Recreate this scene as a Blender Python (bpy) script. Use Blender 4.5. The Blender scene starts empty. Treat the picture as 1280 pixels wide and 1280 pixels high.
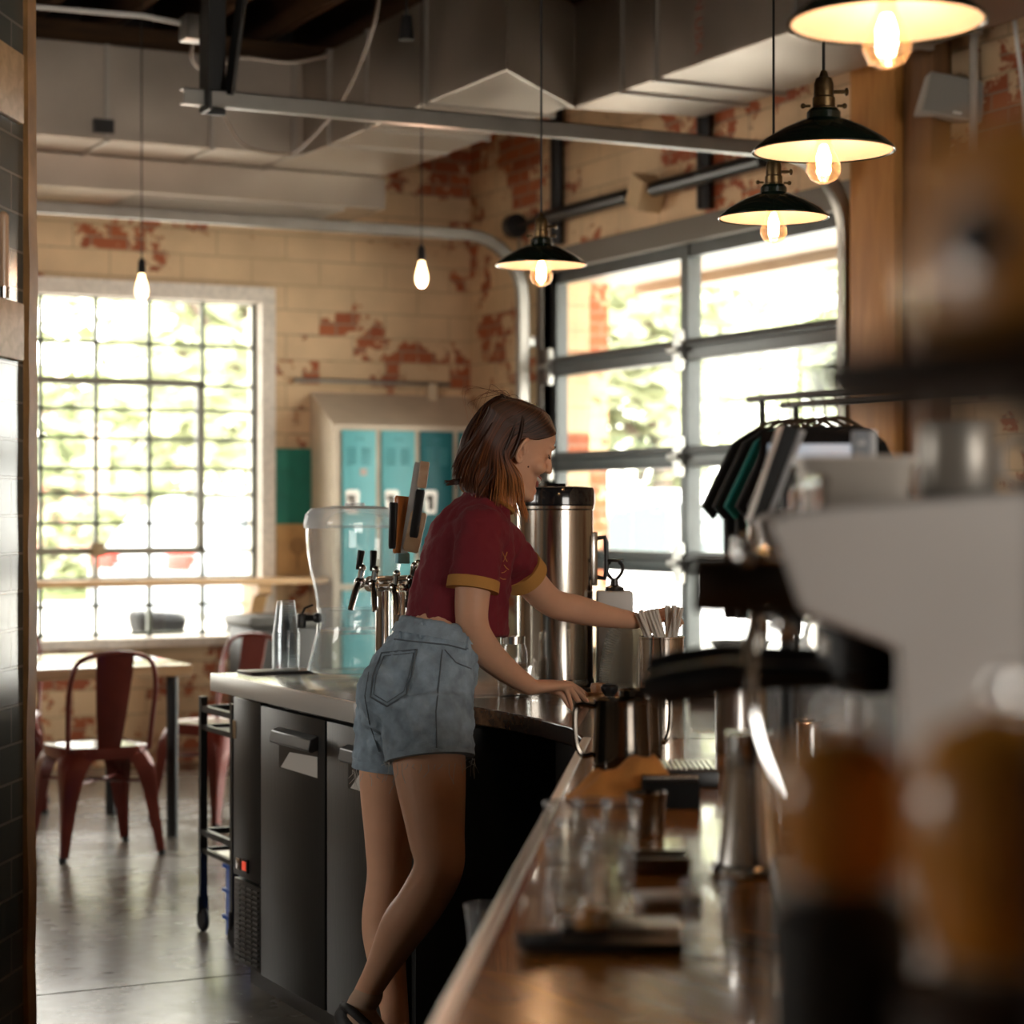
import bpy, bmesh, math, random
from mathutils import Vector, Matrix, noise
PI = math.pi
random.seed(7)
SC = bpy.context.scene
COL = SC.collection
V = Vector
# ------------------------------------------------------------------ camera, sky, exposure
YAW = math.radians(26.7)
EYE = 1.43
FW = V((math.sin(YAW), math.cos(YAW), 0)); RT = V((math.cos(YAW), -math.sin(YAW), 0)); UP = V((0, 0, 1))
cam_d = bpy.data.cameras.new('camera'); cam = bpy.data.objects.new('camera', cam_d); COL.objects.link(cam)
cam.location = (0, 0, EYE); cam.rotation_euler = (PI/2, 0, -YAW)
cam_d.sensor_fit = 'HORIZONTAL'; cam_d.sensor_width = 24; cam_d.lens = 50
cam_d.clip_start = .05; cam_d.clip_end = 400
cam_d.dof.use_dof = True; cam_d.dof.focus_distance = 5.2; cam_d.dof.aperture_fstop = 2.0
SC.camera = cam
w = bpy.data.worlds.new('sky'); SC.world = w; w.use_nodes = True
w.node_tree.nodes['Background'].inputs[0].default_value = (1, .95, .875, 1)
w.node_tree.nodes['Background'].inputs[1].default_value = 8.6
SC.view_settings.view_transform = 'Standard'; SC.view_settings.look = 'None'
SC.view_settings.exposure = 0.38; SC.view_settings.gamma = 1
SC.view_settings.use_curve_mapping = False
SC.render.film_transparent = False
try:
    cy = SC.cycles
    cy.max_bounces = 9; cy.diffuse_bounces = 4; cy.glossy_bounces = 4; cy.transmission_bounces = 6; cy.transparent_max_bounces = 16
    cy.caustics_reflective = False; cy.caustics_refractive = False
    cy.sample_clamp_indirect = 6; cy.blur_glossy = 1.0
    cy.use_denoising = True; cy.denoiser = 'OPENIMAGEDENOISE'
except Exception as e:
    print(e)

sun_d = bpy.data.lights.new('sun', 'SUN'); sun_d.energy = 16; sun_d.angle = math.radians(4); sun_d.color = (1, .95, .88)
sun = bpy.data.objects.new('sun', sun_d); COL.objects.link(sun); sun.rotation_euler = (math.radians(42), 0, math.radians(2)); sun.location = (0, -10, 20)
def portal(loc, rot, sx, sy, name='daylight_portal'):
    l = bpy.data.lights.new(name, 'AREA'); l.shape = 'RECTANGLE'; l.size = sx; l.size_y = sy
    l.cycles.is_portal = True
    o = bpy.data.objects.new(name, l); o.location = loc; o.rotation_euler = rot; COL.objects.link(o)
# portals: garage door, back window, and added unseen fill openings behind and to the left
portal((5.72, 9.2, 1.45), (0, PI/2, 0), 2.8, 3.1)
portal((2.7, 11.85, 1.7), (-PI/2, 0, 0), 3.2, 2.0)
portal((-4.1, 5.5, 2.35), (0, -PI/2, 0), 1.1, 3.0)
portal((3.3, -5.1, 2.2), (PI/2, 0, 0), 3.4, 2.0)

# ------------------------------------------------------------------ pixel helpers (measured positions -> real positions)
def W(u, v, d):
    return FW*d + RT*((u-640)/2667*d) + UP*(EYE-(v-640)/2667*d)
def G(u, v, z):
    d = (EYE-z)*2667/(v-640)
    return W(u, v, d)

# ------------------------------------------------------------------ materials
MATS = {}
def mat(name, col, rough=.5, metal=0, bump=0, bscale=40, var=0, vscale=8, spec=.5, aniso=0, coat=0, emit=None, estr=0, sheen=0, stretch=None, rvar=0, sss=0):
    if name in MATS: return MATS[name]
    m = bpy.data.materials.new(name); m.use_nodes = True; nt = m.node_tree; N = nt.nodes; L = nt.links
    p = N['Principled BSDF']
    p.inputs['Base Color'].default_value = (*col, 1); p.inputs['Roughness'].default_value = rough
    p.inputs['Metallic'].default_value = metal; p.inputs['Specular IOR Level'].default_value = spec
    p.inputs['Coat Weight'].default_value = coat; p.inputs['Sheen Weight'].default_value = sheen
    if sss:
        p.inputs['Subsurface Weight'].default_value = sss; p.inputs['Subsurface Scale'].default_value = .012
        p.inputs['Subsurface Radius'].default_value = (1, .35, .2)
    if emit: p.inputs['Emission Color'].default_value = (*emit, 1); p.inputs['Emission Strength'].default_value = estr
    tc = N.new('ShaderNodeTexCoord'); mp = N.new('ShaderNodeMapping'); L.new(tc.outputs['Object'], mp.inputs[0])
    if stretch: mp.inputs['Scale'].default_value = stretch
    if var or rvar:
        n = N.new('ShaderNodeTexNoise'); n.inputs['Scale'].default_value = vscale; n.inputs['Detail'].default_value = 6
        L.new(mp.outputs[0], n.inputs['Vector'])
        if var:
            r = N.new('ShaderNodeValToRGB')
            r.color_ramp.elements[0].position = .3; r.color_ramp.elements[1].position = .7
            r.color_ramp.elements[0].color = (*[max(0, c*(1-var)) for c in col], 1)
            r.color_ramp.elements[1].color = (*[min(1, c*(1+var)) for c in col], 1)
            L.new(n.outputs[0], r.inputs[0]); L.new(r.outputs[0], p.inputs['Base Color'])
        if rvar:
            mr = N.new('ShaderNodeMapRange'); mr.inputs['From Min'].default_value = .3; mr.inputs['From Max'].default_value = .7
            mr.inputs['To Min'].default_value = max(.02, rough-rvar); mr.inputs['To Max'].default_value = rough+rvar
            L.new(n.outputs[0], mr.inputs[0]); L.new(mr.outputs[0], p.inputs['Roughness'])
    if bump:
        n2 = N.new('ShaderNodeTexNoise'); n2.inputs['Scale'].default_value = bscale; n2.inputs['Detail'].default_value = 4
        L.new(mp.outputs[0], n2.inputs['Vector'])
        b = N.new('ShaderNodeBump'); b.inputs['Strength'].default_value = bump; b.inputs['Distance'].default_value = .01
        L.new(n2.outputs[0], b.inputs['Height']); L.new(b.outputs[0], p.inputs['Normal'])
    MATS[name] = m; return m

def thin_glass(name, tint=(1, 1, 1), ior=1.45, rough=.02, body=0, bcol=(.9, .95, 1)):
    if name in MATS: return MATS[name]
    m = bpy.data.materials.new(name); m.use_nodes = True; nt = m.node_tree; N = nt.nodes; L = nt.links
    N.remove(N['Principled BSDF']); out = N['Material Output']
    t = N.new('ShaderNodeBsdfTransparent'); t.inputs[0].default_value = (*tint, 1)
    g = N.new('ShaderNodeBsdfGlossy'); g.inputs['Roughness'].default_value = rough
    f0 = ((ior-1)/(ior+1))**2*1.6
    lf = N.new('ShaderNodeLayerWeight'); lf.inputs[0].default_value = .5
    pw = N.new('ShaderNodeMath'); pw.operation = 'POWER'; pw.inputs[1].default_value = 5; L.new(lf.outputs['Facing'], pw.inputs[0])
    f = N.new('ShaderNodeMath'); f.operation = 'MULTIPLY_ADD'; f.inputs[1].default_value = 1-f0; f.inputs[2].default_value = f0; L.new(pw.outputs[0], f.inputs[0])
    mx = N.new('ShaderNodeMixShader'); L.new(f.outputs[0], mx.inputs[0]); L.new(t.outputs[0], mx.inputs[1]); L.new(g.outputs[0], mx.inputs[2])
    last = mx
    if body:
        lw = N.new('ShaderNodeLayerWeight'); lw.inputs[0].default_value = .35
        mu = N.new('ShaderNodeMath'); mu.operation = 'MULTIPLY_ADD'; mu.inputs[1].default_value = body*1.6; mu.inputs[2].default_value = body*.25
        L.new(lw.outputs['Facing'], mu.inputs[0])
        d = N.new('ShaderNodeBsdfTranslucent'); d.inputs[0].default_value = (*bcol, 1)
        d2 = N.new('ShaderNodeBsdfDiffuse'); d2.inputs[0].default_value = (*bcol, 1)
        a = N.new('ShaderNodeMixShader'); L.new(d.outputs[0], a.inputs[1]); L.new(d2.outputs[0], a.inputs[2])
        mx2 = N.new('ShaderNodeMixShader'); L.new(mu.outputs[0], mx2.inputs[0]); L.new(mx.outputs[0], mx2.inputs[1]); L.new(a.outputs[0], mx2.inputs[2])
        last = mx2
    L.new(last.outputs[0], out.inputs[0]); MATS[name] = m; return m

def wall_mat(name, axis, peel=.5, cream=(.66, .475, .285)):
    m = bpy.data.materials.new(name); m.use_nodes = True; nt = m.node_tree; N = nt.nodes; L = nt.links
    p = N['Principled BSDF']; p.inputs['Roughness'].default_value = .75
    g = N.new('ShaderNodeNewGeometry'); s = N.new('ShaderNodeSeparateXYZ'); c = N.new('ShaderNodeCombineXYZ')
    L.new(g.outputs['Position'], s.inputs[0]); L.new(s.outputs[axis], c.inputs[0]); L.new(s.outputs['Z'], c.inputs[1])
    # painted courses
    b = N.new('ShaderNodeTexBrick'); L.new(c.outputs[0], b.inputs['Vector'])
    b.inputs['Scale'].default_value = 1; b.inputs['Brick Width'].default_value = .42; b.inputs['Row Height'].default_value = .145
    b.inputs['Mortar Size'].default_value = .006; b.inputs['Mortar Smooth'].default_value = .3
    b.inputs['Color1'].default_value = (0, 0, 0, 1); b.inputs['Color2'].default_value = (1, 1, 1, 1); b.inputs['Mortar'].default_value = (.5, .5, .5, 1)
    # bare bricks
    b2 = N.new('ShaderNodeTexBrick'); L.new(c.outputs[0], b2.inputs['Vector'])
    b2.inputs['Scale'].default_value = 1; b2.inputs['Brick Width'].default_value = .21; b2.inputs['Row Height'].default_value = .0725
    b2.inputs['Mortar Size'].default_value = .006
    b2.inputs['Color1'].default_value = (.30, .075, .028, 1); b2.inputs['Color2'].default_value = (.42, .12, .04, 1); b2.inputs['Mortar'].default_value = (.3, .2, .13, 1)
    big = N.new('ShaderNodeTexNoise'); big.inputs['Scale'].default_value = 1.3; big.inputs['Detail'].default_value = 2; L.new(c.outputs[0], big.inputs['Vector'])
    med = N.new('ShaderNodeTexNoise'); med.inputs['Scale'].default_value = 7; med.inputs['Detail'].default_value = 9; med.inputs['Roughness'].default_value = .68; L.new(c.outputs[0], med.inputs['Vector'])
    def M(op, a, bb, cc=None):
        n = N.new('ShaderNodeMath'); n.operation = op
        for i, x in enumerate((a, bb, cc)):
            if x is None: continue
            if isinstance(x, (int, float)): n.inputs[i].default_value = x
            else: L.new(x, n.inputs[i])
        return n.outputs[0]
    sb = N.new('ShaderNodeSeparateColor'); L.new(b2.outputs['Color'], sb.inputs[0])
    sb1 = N.new('ShaderNodeSeparateColor'); L.new(b.outputs['Color'], sb1.inputs[0])
    rnd = M('MULTIPLY_ADD', sb1.outputs[0], .16, -.08)
    v = M('ADD', M('MULTIPLY', med.outputs[0], .62), M('MULTIPLY', big.outputs[0], .55))
    v = M('ADD', v, rnd)
    r = N.new('ShaderNodeValToRGB'); L.new(v, r.inputs[0])
    r.color_ramp.elements[0].position = peel; r.color_ramp.elements[1].position = peel+.018
    pc = N.new('ShaderNodeTexNoise'); pc.inputs['Scale'].default_value = 3; pc.inputs['Detail'].default_value = 5; L.new(c.outputs[0], pc.inputs['Vector'])
    rp = N.new('ShaderNodeValToRGB'); L.new(pc.outputs[0], rp.inputs[0])
    rp.color_ramp.elements[0].position = .3; rp.color_ramp.elements[1].position = .7
    rp.color_ramp.elements[0].color = (*[x*.85 for x in cream], 1); rp.color_ramp.elements[1].color = (*[min(1, x*1.12) for x in cream], 1)
    mj = N.new('ShaderNodeMixRGB'); L.new(b.outputs['Fac'], mj.inputs[0]); L.new(rp.outputs[0], mj.inputs[1]); mj.inputs[2].default_value = (*[x*.72 for x in cream], 1)
    mx = N.new('ShaderNodeMixRGB'); L.new(r.outputs[0], mx.inputs[0]); L.new(mj.outputs[0], mx.inputs[1]); L.new(b2.outputs['Color'], mx.inputs[2])
    L.new(mx.outputs[0], p.inputs['Base Color'])
    h = M('SUBTRACT', M('MULTIPLY', b.outputs['Fac'], -.6), M('MULTIPLY', r.outputs[0], .5))
    bp = N.new('ShaderNodeBump'); bp.inputs['Strength'].default_value = .5; bp.inputs['Distance'].default_value = .012
    L.new(h, bp.inputs['Height']); L.new(bp.outputs[0], p.inputs['Normal'])
    return m

def tile_mat(name, ang):
    m = bpy.data.materials.new(name); m.use_nodes = True; nt = m.node_tree; N = nt.nodes; L = nt.links
    p = N['Principled BSDF']; p.inputs['Roughness'].default_value = .18
    tc = N.new('ShaderNodeTexCoord'); s = N.new('ShaderNodeSeparateXYZ'); c = N.new('ShaderNodeCombineXYZ')
    L.new(tc.outputs['Object'], s.inputs[0]); L.new(s.outputs['Y'], c.inputs[0]); L.new(s.outputs['Z'], c.inputs[1])
    b = N.new('ShaderNodeTexBrick'); L.new(c.outputs[0], b.inputs['Vector'])
    b.inputs['Scale'].default_value = 1; b.inputs['Brick Width'].default_value = .155; b.inputs['Row Height'].default_value = .079
    b.inputs['Mortar Size'].default_value = .003
    b.inputs['Color1'].default_value = (.075, .085, .075, 1); b.inputs['Color2'].default_value = (.1, .11, .1, 1); b.inputs['Mortar'].default_value = (.22, .21, .18, 1)
    L.new(b.outputs['Color'], p.inputs['Base Color'])
    bp = N.new('ShaderNodeBump'); bp.inputs['Strength'].default_value = .6; bp.inputs['Distance'].default_value = .004; bp.invert = True
    L.new(b.outputs['Fac'], bp.inputs['Height']); L.new(bp.outputs[0], p.inputs['Normal'])
    return m

def wood_mat(name, c1, c2, rough=.35, scale=3, stretch=(1, 12, 12), coat=0, spec=.5):
    if name in MATS: return MATS[name]
    m = bpy.data.materials.new(name); m.use_nodes = True; nt = m.node_tree; N = nt.nodes; L = nt.links
    p = N['Principled BSDF']; p.inputs['Roughness'].default_value = rough; p.inputs['Coat Weight'].default_value = coat; p.inputs['Specular IOR Level'].default_value = spec
    tc = N.new('ShaderNodeTexCoord'); mp = N.new('ShaderNodeMapping'); mp.inputs['Scale'].default_value = stretch
    L.new(tc.outputs['Object'], mp.inputs[0])
    n = N.new('ShaderNodeTexNoise'); n.inputs['Scale'].default_value = scale; n.inputs['Detail'].default_value = 7; n.inputs['Distortion'].default_value = .6
    L.new(mp.outputs[0], n.inputs['Vector'])
    r = N.new('ShaderNodeValToRGB'); r.color_ramp.elements[0].position = .35; r.color_ramp.elements[1].position = .65
    r.color_ramp.elements[0].color = (*c1, 1); r.color_ramp.elements[1].color = (*c2, 1)
    L.new(n.outputs[0], r.inputs[0]); L.new(r.outputs[0], p.inputs['Base Color'])
    MATS[name] = m; return m

STEEL = mat('steel', (.62, .60, .57), .2, 1)
BRUSH = mat('brushed_steel', (.6, .585, .56), .34, 1, rvar=.05, vscale=12)
CHROME = mat('chrome', (.75, .74, .72), .07, 1)
DUCT = mat('galvanised', (.42, .37, .315), .40, 1, var=.10, vscale=2.5, rvar=.06)
TRACK = mat('galvanised_track', (.30, .285, .26), .42, .9, var=.1)
BLACK = mat('black_plastic', (.012, .012, .012), .35)
BLACKM = mat('black_metal', (.018, .018, .018), .4, .3)
FRIDGE = mat('fridge_black', (.019, .019, .018), .42, .3, bump=.05, bscale=120, stretch=(1, 1, .1))
RED = mat('red_enamel', (.15, .022, .014), .28, .25, var=.25, vscale=5, coat=.3)
CREAM = mat('cream_enamel', (.80, .72, .66), .4)
GREENSH = mat('green_enamel', (.008, .016, .010), .16, 0, coat=.6)
BRASS = mat('aged_brass', (.20, .13, .06), .35, .9, var=.3, vscale=60)
WOOD = wood_mat('oak', (.34, .17, .06), (.52, .29, .12), .4)
PINE = wood_mat('pine', (.50, .29, .12), (.66, .42, .2), .5)
BARWOOD = wood_mat('bar_wood', (.34, .125, .022), (.52, .20, .035), .17, coat=.4, scale=2, stretch=(8, 1, 8))
DARKWOOD = wood_mat('dark_wood', (.055, .03, .018), (.12, .065, .035), .22, coat=.3)
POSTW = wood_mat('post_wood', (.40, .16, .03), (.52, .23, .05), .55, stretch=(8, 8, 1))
JOIST = wood_mat('joist_wood', (.05, .024, .008), (.09, .042, .014), .8)
PANE = thin_glass('window_pane', (.97, .98, .97), 1.35)
CLEAR = thin_glass('clear_plastic', (.94, .96, .965), 1.55, .05, body=.2)
LIDM = thin_glass('lid_plastic', (.97, .96, .93), 1.5, .12, body=.26, bcol=(.97, .94, .86))
TUMB = thin_glass('tumbler_glass', (.95, .95, .94), 1.5, .03, body=.07)
WHITE = mat('white_paint', (.78, .77, .74), .5)
RUBBER = mat('rubber', (.02, .02, .02), .7)

# ------------------------------------------------------------------ mesh helpers
def nb(): return bmesh.new()
def box(bm, lo, hi, rot=None, origin=None, bev=0):
    r = bmesh.ops.create_cube(bm, size=1)
    vs = r['verts']
    c = [(a+b)/2 for a, b in zip(lo, hi)]; s = [abs(b-a) for a, b in zip(lo, hi)]
    bmesh.ops.scale(bm, vec=s, verts=vs); bmesh.ops.translate(bm, vec=c, verts=vs)
    if bev:
        es = list({e for v in vs for e in v.link_edges})
        r2 = bmesh.ops.bevel(bm, geom=es, offset=bev, segments=2, affect='EDGES', profile=.5)
        vs = list({v for f in r2['faces'] for v in f.verts} | {v for v in vs if v.is_valid})
        seen = set(vs); st = list(vs)
        while st:
            x = st.pop()
            for e in x.link_edges:
                y = e.other_vert(x)
                if y not in seen: seen.add(y); st.append(y)
        vs = list(seen)
    if rot is not None:
        bmesh.ops.rotate(bm, cent=origin or c, matrix=rot, verts=vs)
    return vs
def ring_pts(c, a, b, n, e=1):
    out = []
    for i in range(n):
        t = 2*PI*i/n; ct, st = math.cos(t), math.sin(t)
        if e != 1:
            ct = math.copysign(abs(ct)**e, ct); st = math.copysign(abs(st)**e, st)
        out.append(c+a*ct+b*st)
    return out
def loft(bm, rings, n=16, caps=True, e=1, uv=False):
    rs = [[bm.verts.new(p) for p in ring_pts(V(c), V(a), V(b), n, e)] for c, a, b in rings]
    for r0, r1 in zip(rs, rs[1:]):
        for i in range(n):
            j = (i+1) % n; bm.faces.new((r0[i], r0[j], r1[j], r1[i]))
    if caps:
        bm.faces.new(rs[0][::-1]); bm.faces.new(rs[-1])
    return rs
def frames(pts):
    pts = [V(p) for p in pts]; out = []
    prev = None
    for i, p in enumerate(pts):
        if i == 0: t = pts[1]-p
        elif i == len(pts)-1: t = p-pts[i-1]
        else: t = (pts[i+1]-p).normalized()+(p-pts[i-1]).normalized()
        t = t.normalized() if t.length > 1e-9 else V((0, 0, 1))
        if prev is None:
            ref = V((0, 0, 1)) if abs(t.z) < .9 else V((1, 0, 0))
            a = t.cross(ref).normalized()
        else:
            a = prev-t*prev.dot(t); a = a.normalized() if a.length > 1e-6 else t.orthogonal().normalized()
        b = t.cross(a).normalized(); prev = a; out.append((p, a, b))
    return out
def tube(bm, pts, r, n=10, caps=True):
    rr = r if isinstance(r, (list, tuple)) else [r]*len(pts)
    loft(bm, [(p, a*q, b*q) for (p, a, b), q in zip(frames(pts), rr)], n, caps)
def smooth_path(pts, k=6):
    pts = [V(p) for p in pts]; P = [pts[0]*2-pts[1]]+pts+[pts[-1]*2-pts[-2]]; out = []
    for i in range(1, len(P)-2):
        a, b, c, d = P[i-1:i+3]
        for j in range(k):
            t = j/k
            out.append(.5*((2*b)+(c-a)*t+(2*a-5*b+4*c-d)*t*t+(3*b-a-3*c+d)*t**3))
    out.append(pts[-1]); return out
def smooth_vals(vals, k=6):
    return [p.x for p in smooth_path([V((x, 0, 0)) for x in vals], k)]
def ball(bm, c, r, seg=16, rot=None):
    r3 = r if isinstance(r, (tuple, list)) else (r, r, r)
    q = bmesh.ops.create_uvsphere(bm, u_segments=seg, v_segments=max(6, seg*2//3), radius=1)
    M = Matrix.Translation(V(c)) @ (rot.to_4x4() if rot is not None else Matrix.Identity(4)) @ Matrix.Diagonal((*r3, 1))
    bmesh.ops.transform(bm, matrix=M, verts=q['verts']); return q['verts']
def lathe(bm, c, prof, n=24, M=None, close=False):
    c = V(c); rs = []
    for r, z in prof:
        ps = [V((max(r, 1e-4)*math.cos(2*PI*i/n), max(r, 1e-4)*math.sin(2*PI*i/n), z)) for i in range(n)]
        if M is not None: ps = [M @ p for p in ps]
        rs.append([bm.verts.new(c+p) for p in ps])
    pairs = list(zip(rs, rs[1:]))+([(rs[-1], rs[0])] if close else [])
    for r0, r1 in pairs:
        for i in range(n):
            j = (i+1) % n; bm.faces.new((r0[i], r0[j], r1[j], r1[i]))
    if not close:
        if prof[0][0] < 2e-3 or prof[0][0] > 0: 
            pass
def cyl(bm, a, b, r, r2=None, n=16): tube(bm, [a, b], [r, r if r2 is None else r2], n)
def prism(bm, poly, z0, z1, tf=None):
    """poly: list of 2D points, extruded from z0 to z1; tf maps (x,y,z)->world"""
    tf = tf or (lambda x, y, z: V((x, y, z)))
    lo = [bm.verts.new(tf(x, y, z0)) for x, y in poly]; hi = [bm.verts.new(tf(x, y, z1)) for x, y in poly]
    n = len(poly); bm.faces.new(lo[::-1]); bm.faces.new(hi)
    for i in range(n):
        j = (i+1) % n; bm.faces.new((lo[i], lo[j], hi[j], hi[i]))

MW = {}
def obj(name, bm, m, parent=None, world=True, smooth=True, bev=0, mods=None, ang=35):
    """links a bmesh as one mesh object; world=True: bm is in world coordinates"""
    bmesh.ops.recalc_face_normals(bm, faces=bm.faces)
    if parent is not None:
        if world: bm.transform(MW[parent.name].inverted())
        off = V((0, 0, 0))
    else:
        xs = [v.co.x for v in bm.verts]; ys = [v.co.y for v in bm.verts]; zs = [v.co.z for v in bm.verts]
        off = V(((min(xs)+max(xs))/2, (min(ys)+max(ys))/2, min(zs)))
        bm.transform(Matrix.Translation(-off))
    me = bpy.data.meshes.new(name); bm.to_mesh(me); bm.free()
    ms = m if isinstance(m, (list, tuple)) else [m]
    for x in ms: me.materials.append(x)
    if smooth:
        me.polygons.foreach_set('use_smooth', [True]*len(me.polygons))
        try: me.set_sharp_from_angle(angle=math.radians(ang))
        except Exception: pass
    o = bpy.data.objects.new(name, me); COL.objects.link(o)
    if parent is not None:
        o.parent = parent; MW[o.name] = MW[parent.name].copy()
    else:
        o.location = off; MW[o.name] = Matrix.Translation(off)
    if bev:
        b = o.modifiers.new('bevel', 'BEVEL'); b.width = bev; b.segments = 2; b.limit_method = 'ANGLE'; b.angle_limit = math.radians(40)
    return o
def thing(name, label, cat, loc=(0, 0, 0), rz=0, group=None):
    o = bpy.data.objects.new(name, None); COL.objects.link(o); o.location = loc; o.rotation_euler = (0, 0, rz)
    o.empty_display_size = .1
    o['label'] = label; o['category'] = cat
    if group: o['group'] = group
    MW[o.name] = Matrix.Translation(V(loc)) @ Matrix.Rotation(rz, 4, 'Z')
    return o
def tag(o, label, cat, group=None, kind=None):
    o['label'] = label; o['category'] = cat
    if group: o['group'] = group
    if kind: o['kind'] = kind
    return o
def struct(name, bm, m, parent=None, **k):
    o = obj(name, bm, m, parent, **k)
    if parent is None: o['kind'] = 'structure'
    return o
def copy_tree(o, parent=None):
    c = o.copy(); COL.objects.link(c)
    if parent is not None: c.parent = parent
    for ch in list(o.children): copy_tree(ch, c)
    return c
def put(o, loc, rz, label, group=None):
    o.location = loc; o.rotation_euler = (0, 0, rz); o['label'] = label
    MW[o.name] = Matrix.Translation(V(loc)) @ Matrix.Rotation(rz, 4, 'Z')
    if group: o['group'] = group
def text(body, size, m, parent, Mx, name='lettering', ext=.0006):
    c = bpy.data.curves.new(name, 'FONT'); c.body = body; c.size = size; c.extrude = ext; c.align_x = 'CENTER'; c.align_y = 'CENTER'
    c.materials.append(m); tmp = bpy.data.objects.new('tmp', c); COL.objects.link(tmp)
    bpy.context.view_layer.update(); me = bpy.data.meshes.new_from_object(tmp.evaluated_get(bpy.context.evaluated_depsgraph_get())); me.name = name
    COL.objects.unlink(tmp); bpy.data.objects.remove(tmp); o = bpy.data.objects.new(name, me); COL.objects.link(o)
    o.parent = parent; o.matrix_local = MW[parent.name].inverted() @ Mx; return o

# ------------------------------------------------------------------ the room
BW, RW = 11.7, 5.6          # back wall y, right wall x
LX, FY, CZ = -4.0, -5.0, 4.3
backm = wall_mat('painted_brick_back', 'X', .622)
rightm = wall_mat('painted_brick_right', 'Y', .622)
# floor
fm = bpy.data.materials.new('polished_concrete'); fm.use_nodes = True
nt = fm.node_tree; N = nt.nodes; L = nt.links; p = N['Principled BSDF']
g = N.new('ShaderNodeNewGeometry')
n1 = N.new('ShaderNodeTexNoise'); n1.inputs['Scale'].default_value = 1.1; n1.inputs['Detail'].default_value = 8; n1.inputs['Roughness'].default_value = .6
n2 = N.new('ShaderNodeTexNoise'); n2.inputs['Scale'].default_value = 14; n2.inputs['Detail'].default_value = 8
L.new(g.outputs['Position'], n1.inputs['Vector']); L.new(g.outputs['Position'], n2.inputs['Vector'])
r = N.new('ShaderNodeValToRGB'); r.color_ramp.elements[0].position = .35; r.color_ramp.elements[1].position = .68
r.color_ramp.elements[0].color = (.12, .105, .085, 1); r.color_ramp.elements[1].color = (.27, .245, .21, 1)
mx = N.new('ShaderNodeMixRGB'); mx.inputs[0].default_value = .3; L.new(n1.outputs[0], mx.inputs[1]); L.new(n2.outputs[0], mx.inputs[2])
L.new(mx.outputs[0], r.inputs[0]); L.new(r.outputs[0], p.inputs['Base Color'])
mr = N.new('ShaderNodeMapRange'); mr.inputs['From Min'].default_value = .3; mr.inputs['From Max'].default_value = .7; mr.inputs['To Min'].default_value = .16; mr.inputs['To Max'].default_value = .34
L.new(n1.outputs[0], mr.inputs[0]); L.new(mr.outputs[0], p.inputs['Roughness'])
bp = N.new('ShaderNodeBump'); bp.inputs['Strength'].default_value = .12; bp.inputs['Distance'].default_value = .01; L.new(n2.outputs[0], bp.inputs['Height']); L.new(bp.outputs[0], p.inputs['Normal'])
# slab split at the control joint
bm = nb(); box(bm, (LX, 6.276, -.2), (RW+.2, BW+.2, 0)); box(bm, (LX, FY, -.2), (RW+.2, 6.264, 0)); box(bm, (LX, 6.25, -.2), (RW+.2, 6.29, -.012))
struct('floor', bm, fm, smooth=False)
bm = nb(); box(bm, (LX-.2, FY-.2, CZ), (RW+.3, BW+.3, CZ+.15)); struct('ceiling', bm, mat('ceiling_deck', (.008, .005, .003), .9, var=.4, vscale=4), smooth=False)
# joists (every one its own setting piece)
jx = -1.0
while jx < 5.5:
    bm = nb(); box(bm, (jx-.025, 4.6, CZ-.3), (jx+.025, BW, CZ)); struct('ceiling_beam', bm, JOIST, smooth=False); jx += .42
bm = nb(); box(bm, (LX, BW-.06, 3.72), (RW, BW, CZ)); struct('void_board', bm, mat('void_dark', (.012, .008, .005), .8), smooth=False)  # dark board added over the upper brick to stand for the dark void
bm = nb(); box(bm, (LX, 11.0, CZ-.42), (RW, 11.12, CZ-.3)); struct('ceiling_beam', bm, JOIST, smooth=False)
# back wall with the window opening
WX0, WX1, WZ0, WZ1 = 1.14, 4.235, .74, 2.64
bm = nb()
box(bm, (LX, BW, 0), (WX0-.08, BW+.3, CZ)); box(bm, (WX1+.1, BW, 0), (6.56, BW+.3, CZ)); box(bm, (WX0-.08, BW, WZ1+.09), (WX1+.1, BW+.3, CZ)); box(bm, (WX0-.08, BW, 0), (WX1+.1, BW+.3, WZ0-.06))
struct('wall_back', bm, backm, smooth=False)
# right wall with garage opening y 7.72..10.72, z 0..2.82
GY0, GY1, GZ = 7.72, 10.74, 2.80
bm = nb(); box(bm, (RW, GY1, 0), (RW+.3, BW, CZ)); box(bm, (RW, FY, 0), (RW+.3, GY0, CZ)); box(bm, (RW, GY0, GZ), (RW+.3, GY1, CZ))
struct('wall_right', bm, rightm, smooth=False)
DW = mat('plaster_dark', (.30, .22, .15), .8)
bm = nb(); box(bm, (LX-.2, FY, 0), (LX, 4, CZ)); box(bm, (LX-.2, 7, 0), (LX, BW+.3, CZ)); box(bm, (LX-.2, 4, 0), (LX, 7, 1.8)); box(bm, (LX-.2, 4, 2.9), (LX, 7, CZ)); struct('wall_left', bm, DW, smooth=False)  # unseen opening added and sized for fill light from the left
bm = nb(); box(bm, (LX-.2, FY-.2, 0), (1.6, FY, CZ)); box(bm, (5.0, FY-.2, 0), (RW+.3, FY, CZ)); box(bm, (1.6, FY-.2, 0), (5.0, FY, 1.2)); box(bm, (1.6, FY-.2, 3.2), (5.0, FY, CZ)); struct('wall_front', bm, DW, smooth=False)  # unseen opening added to brighten the machine side panel
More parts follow.
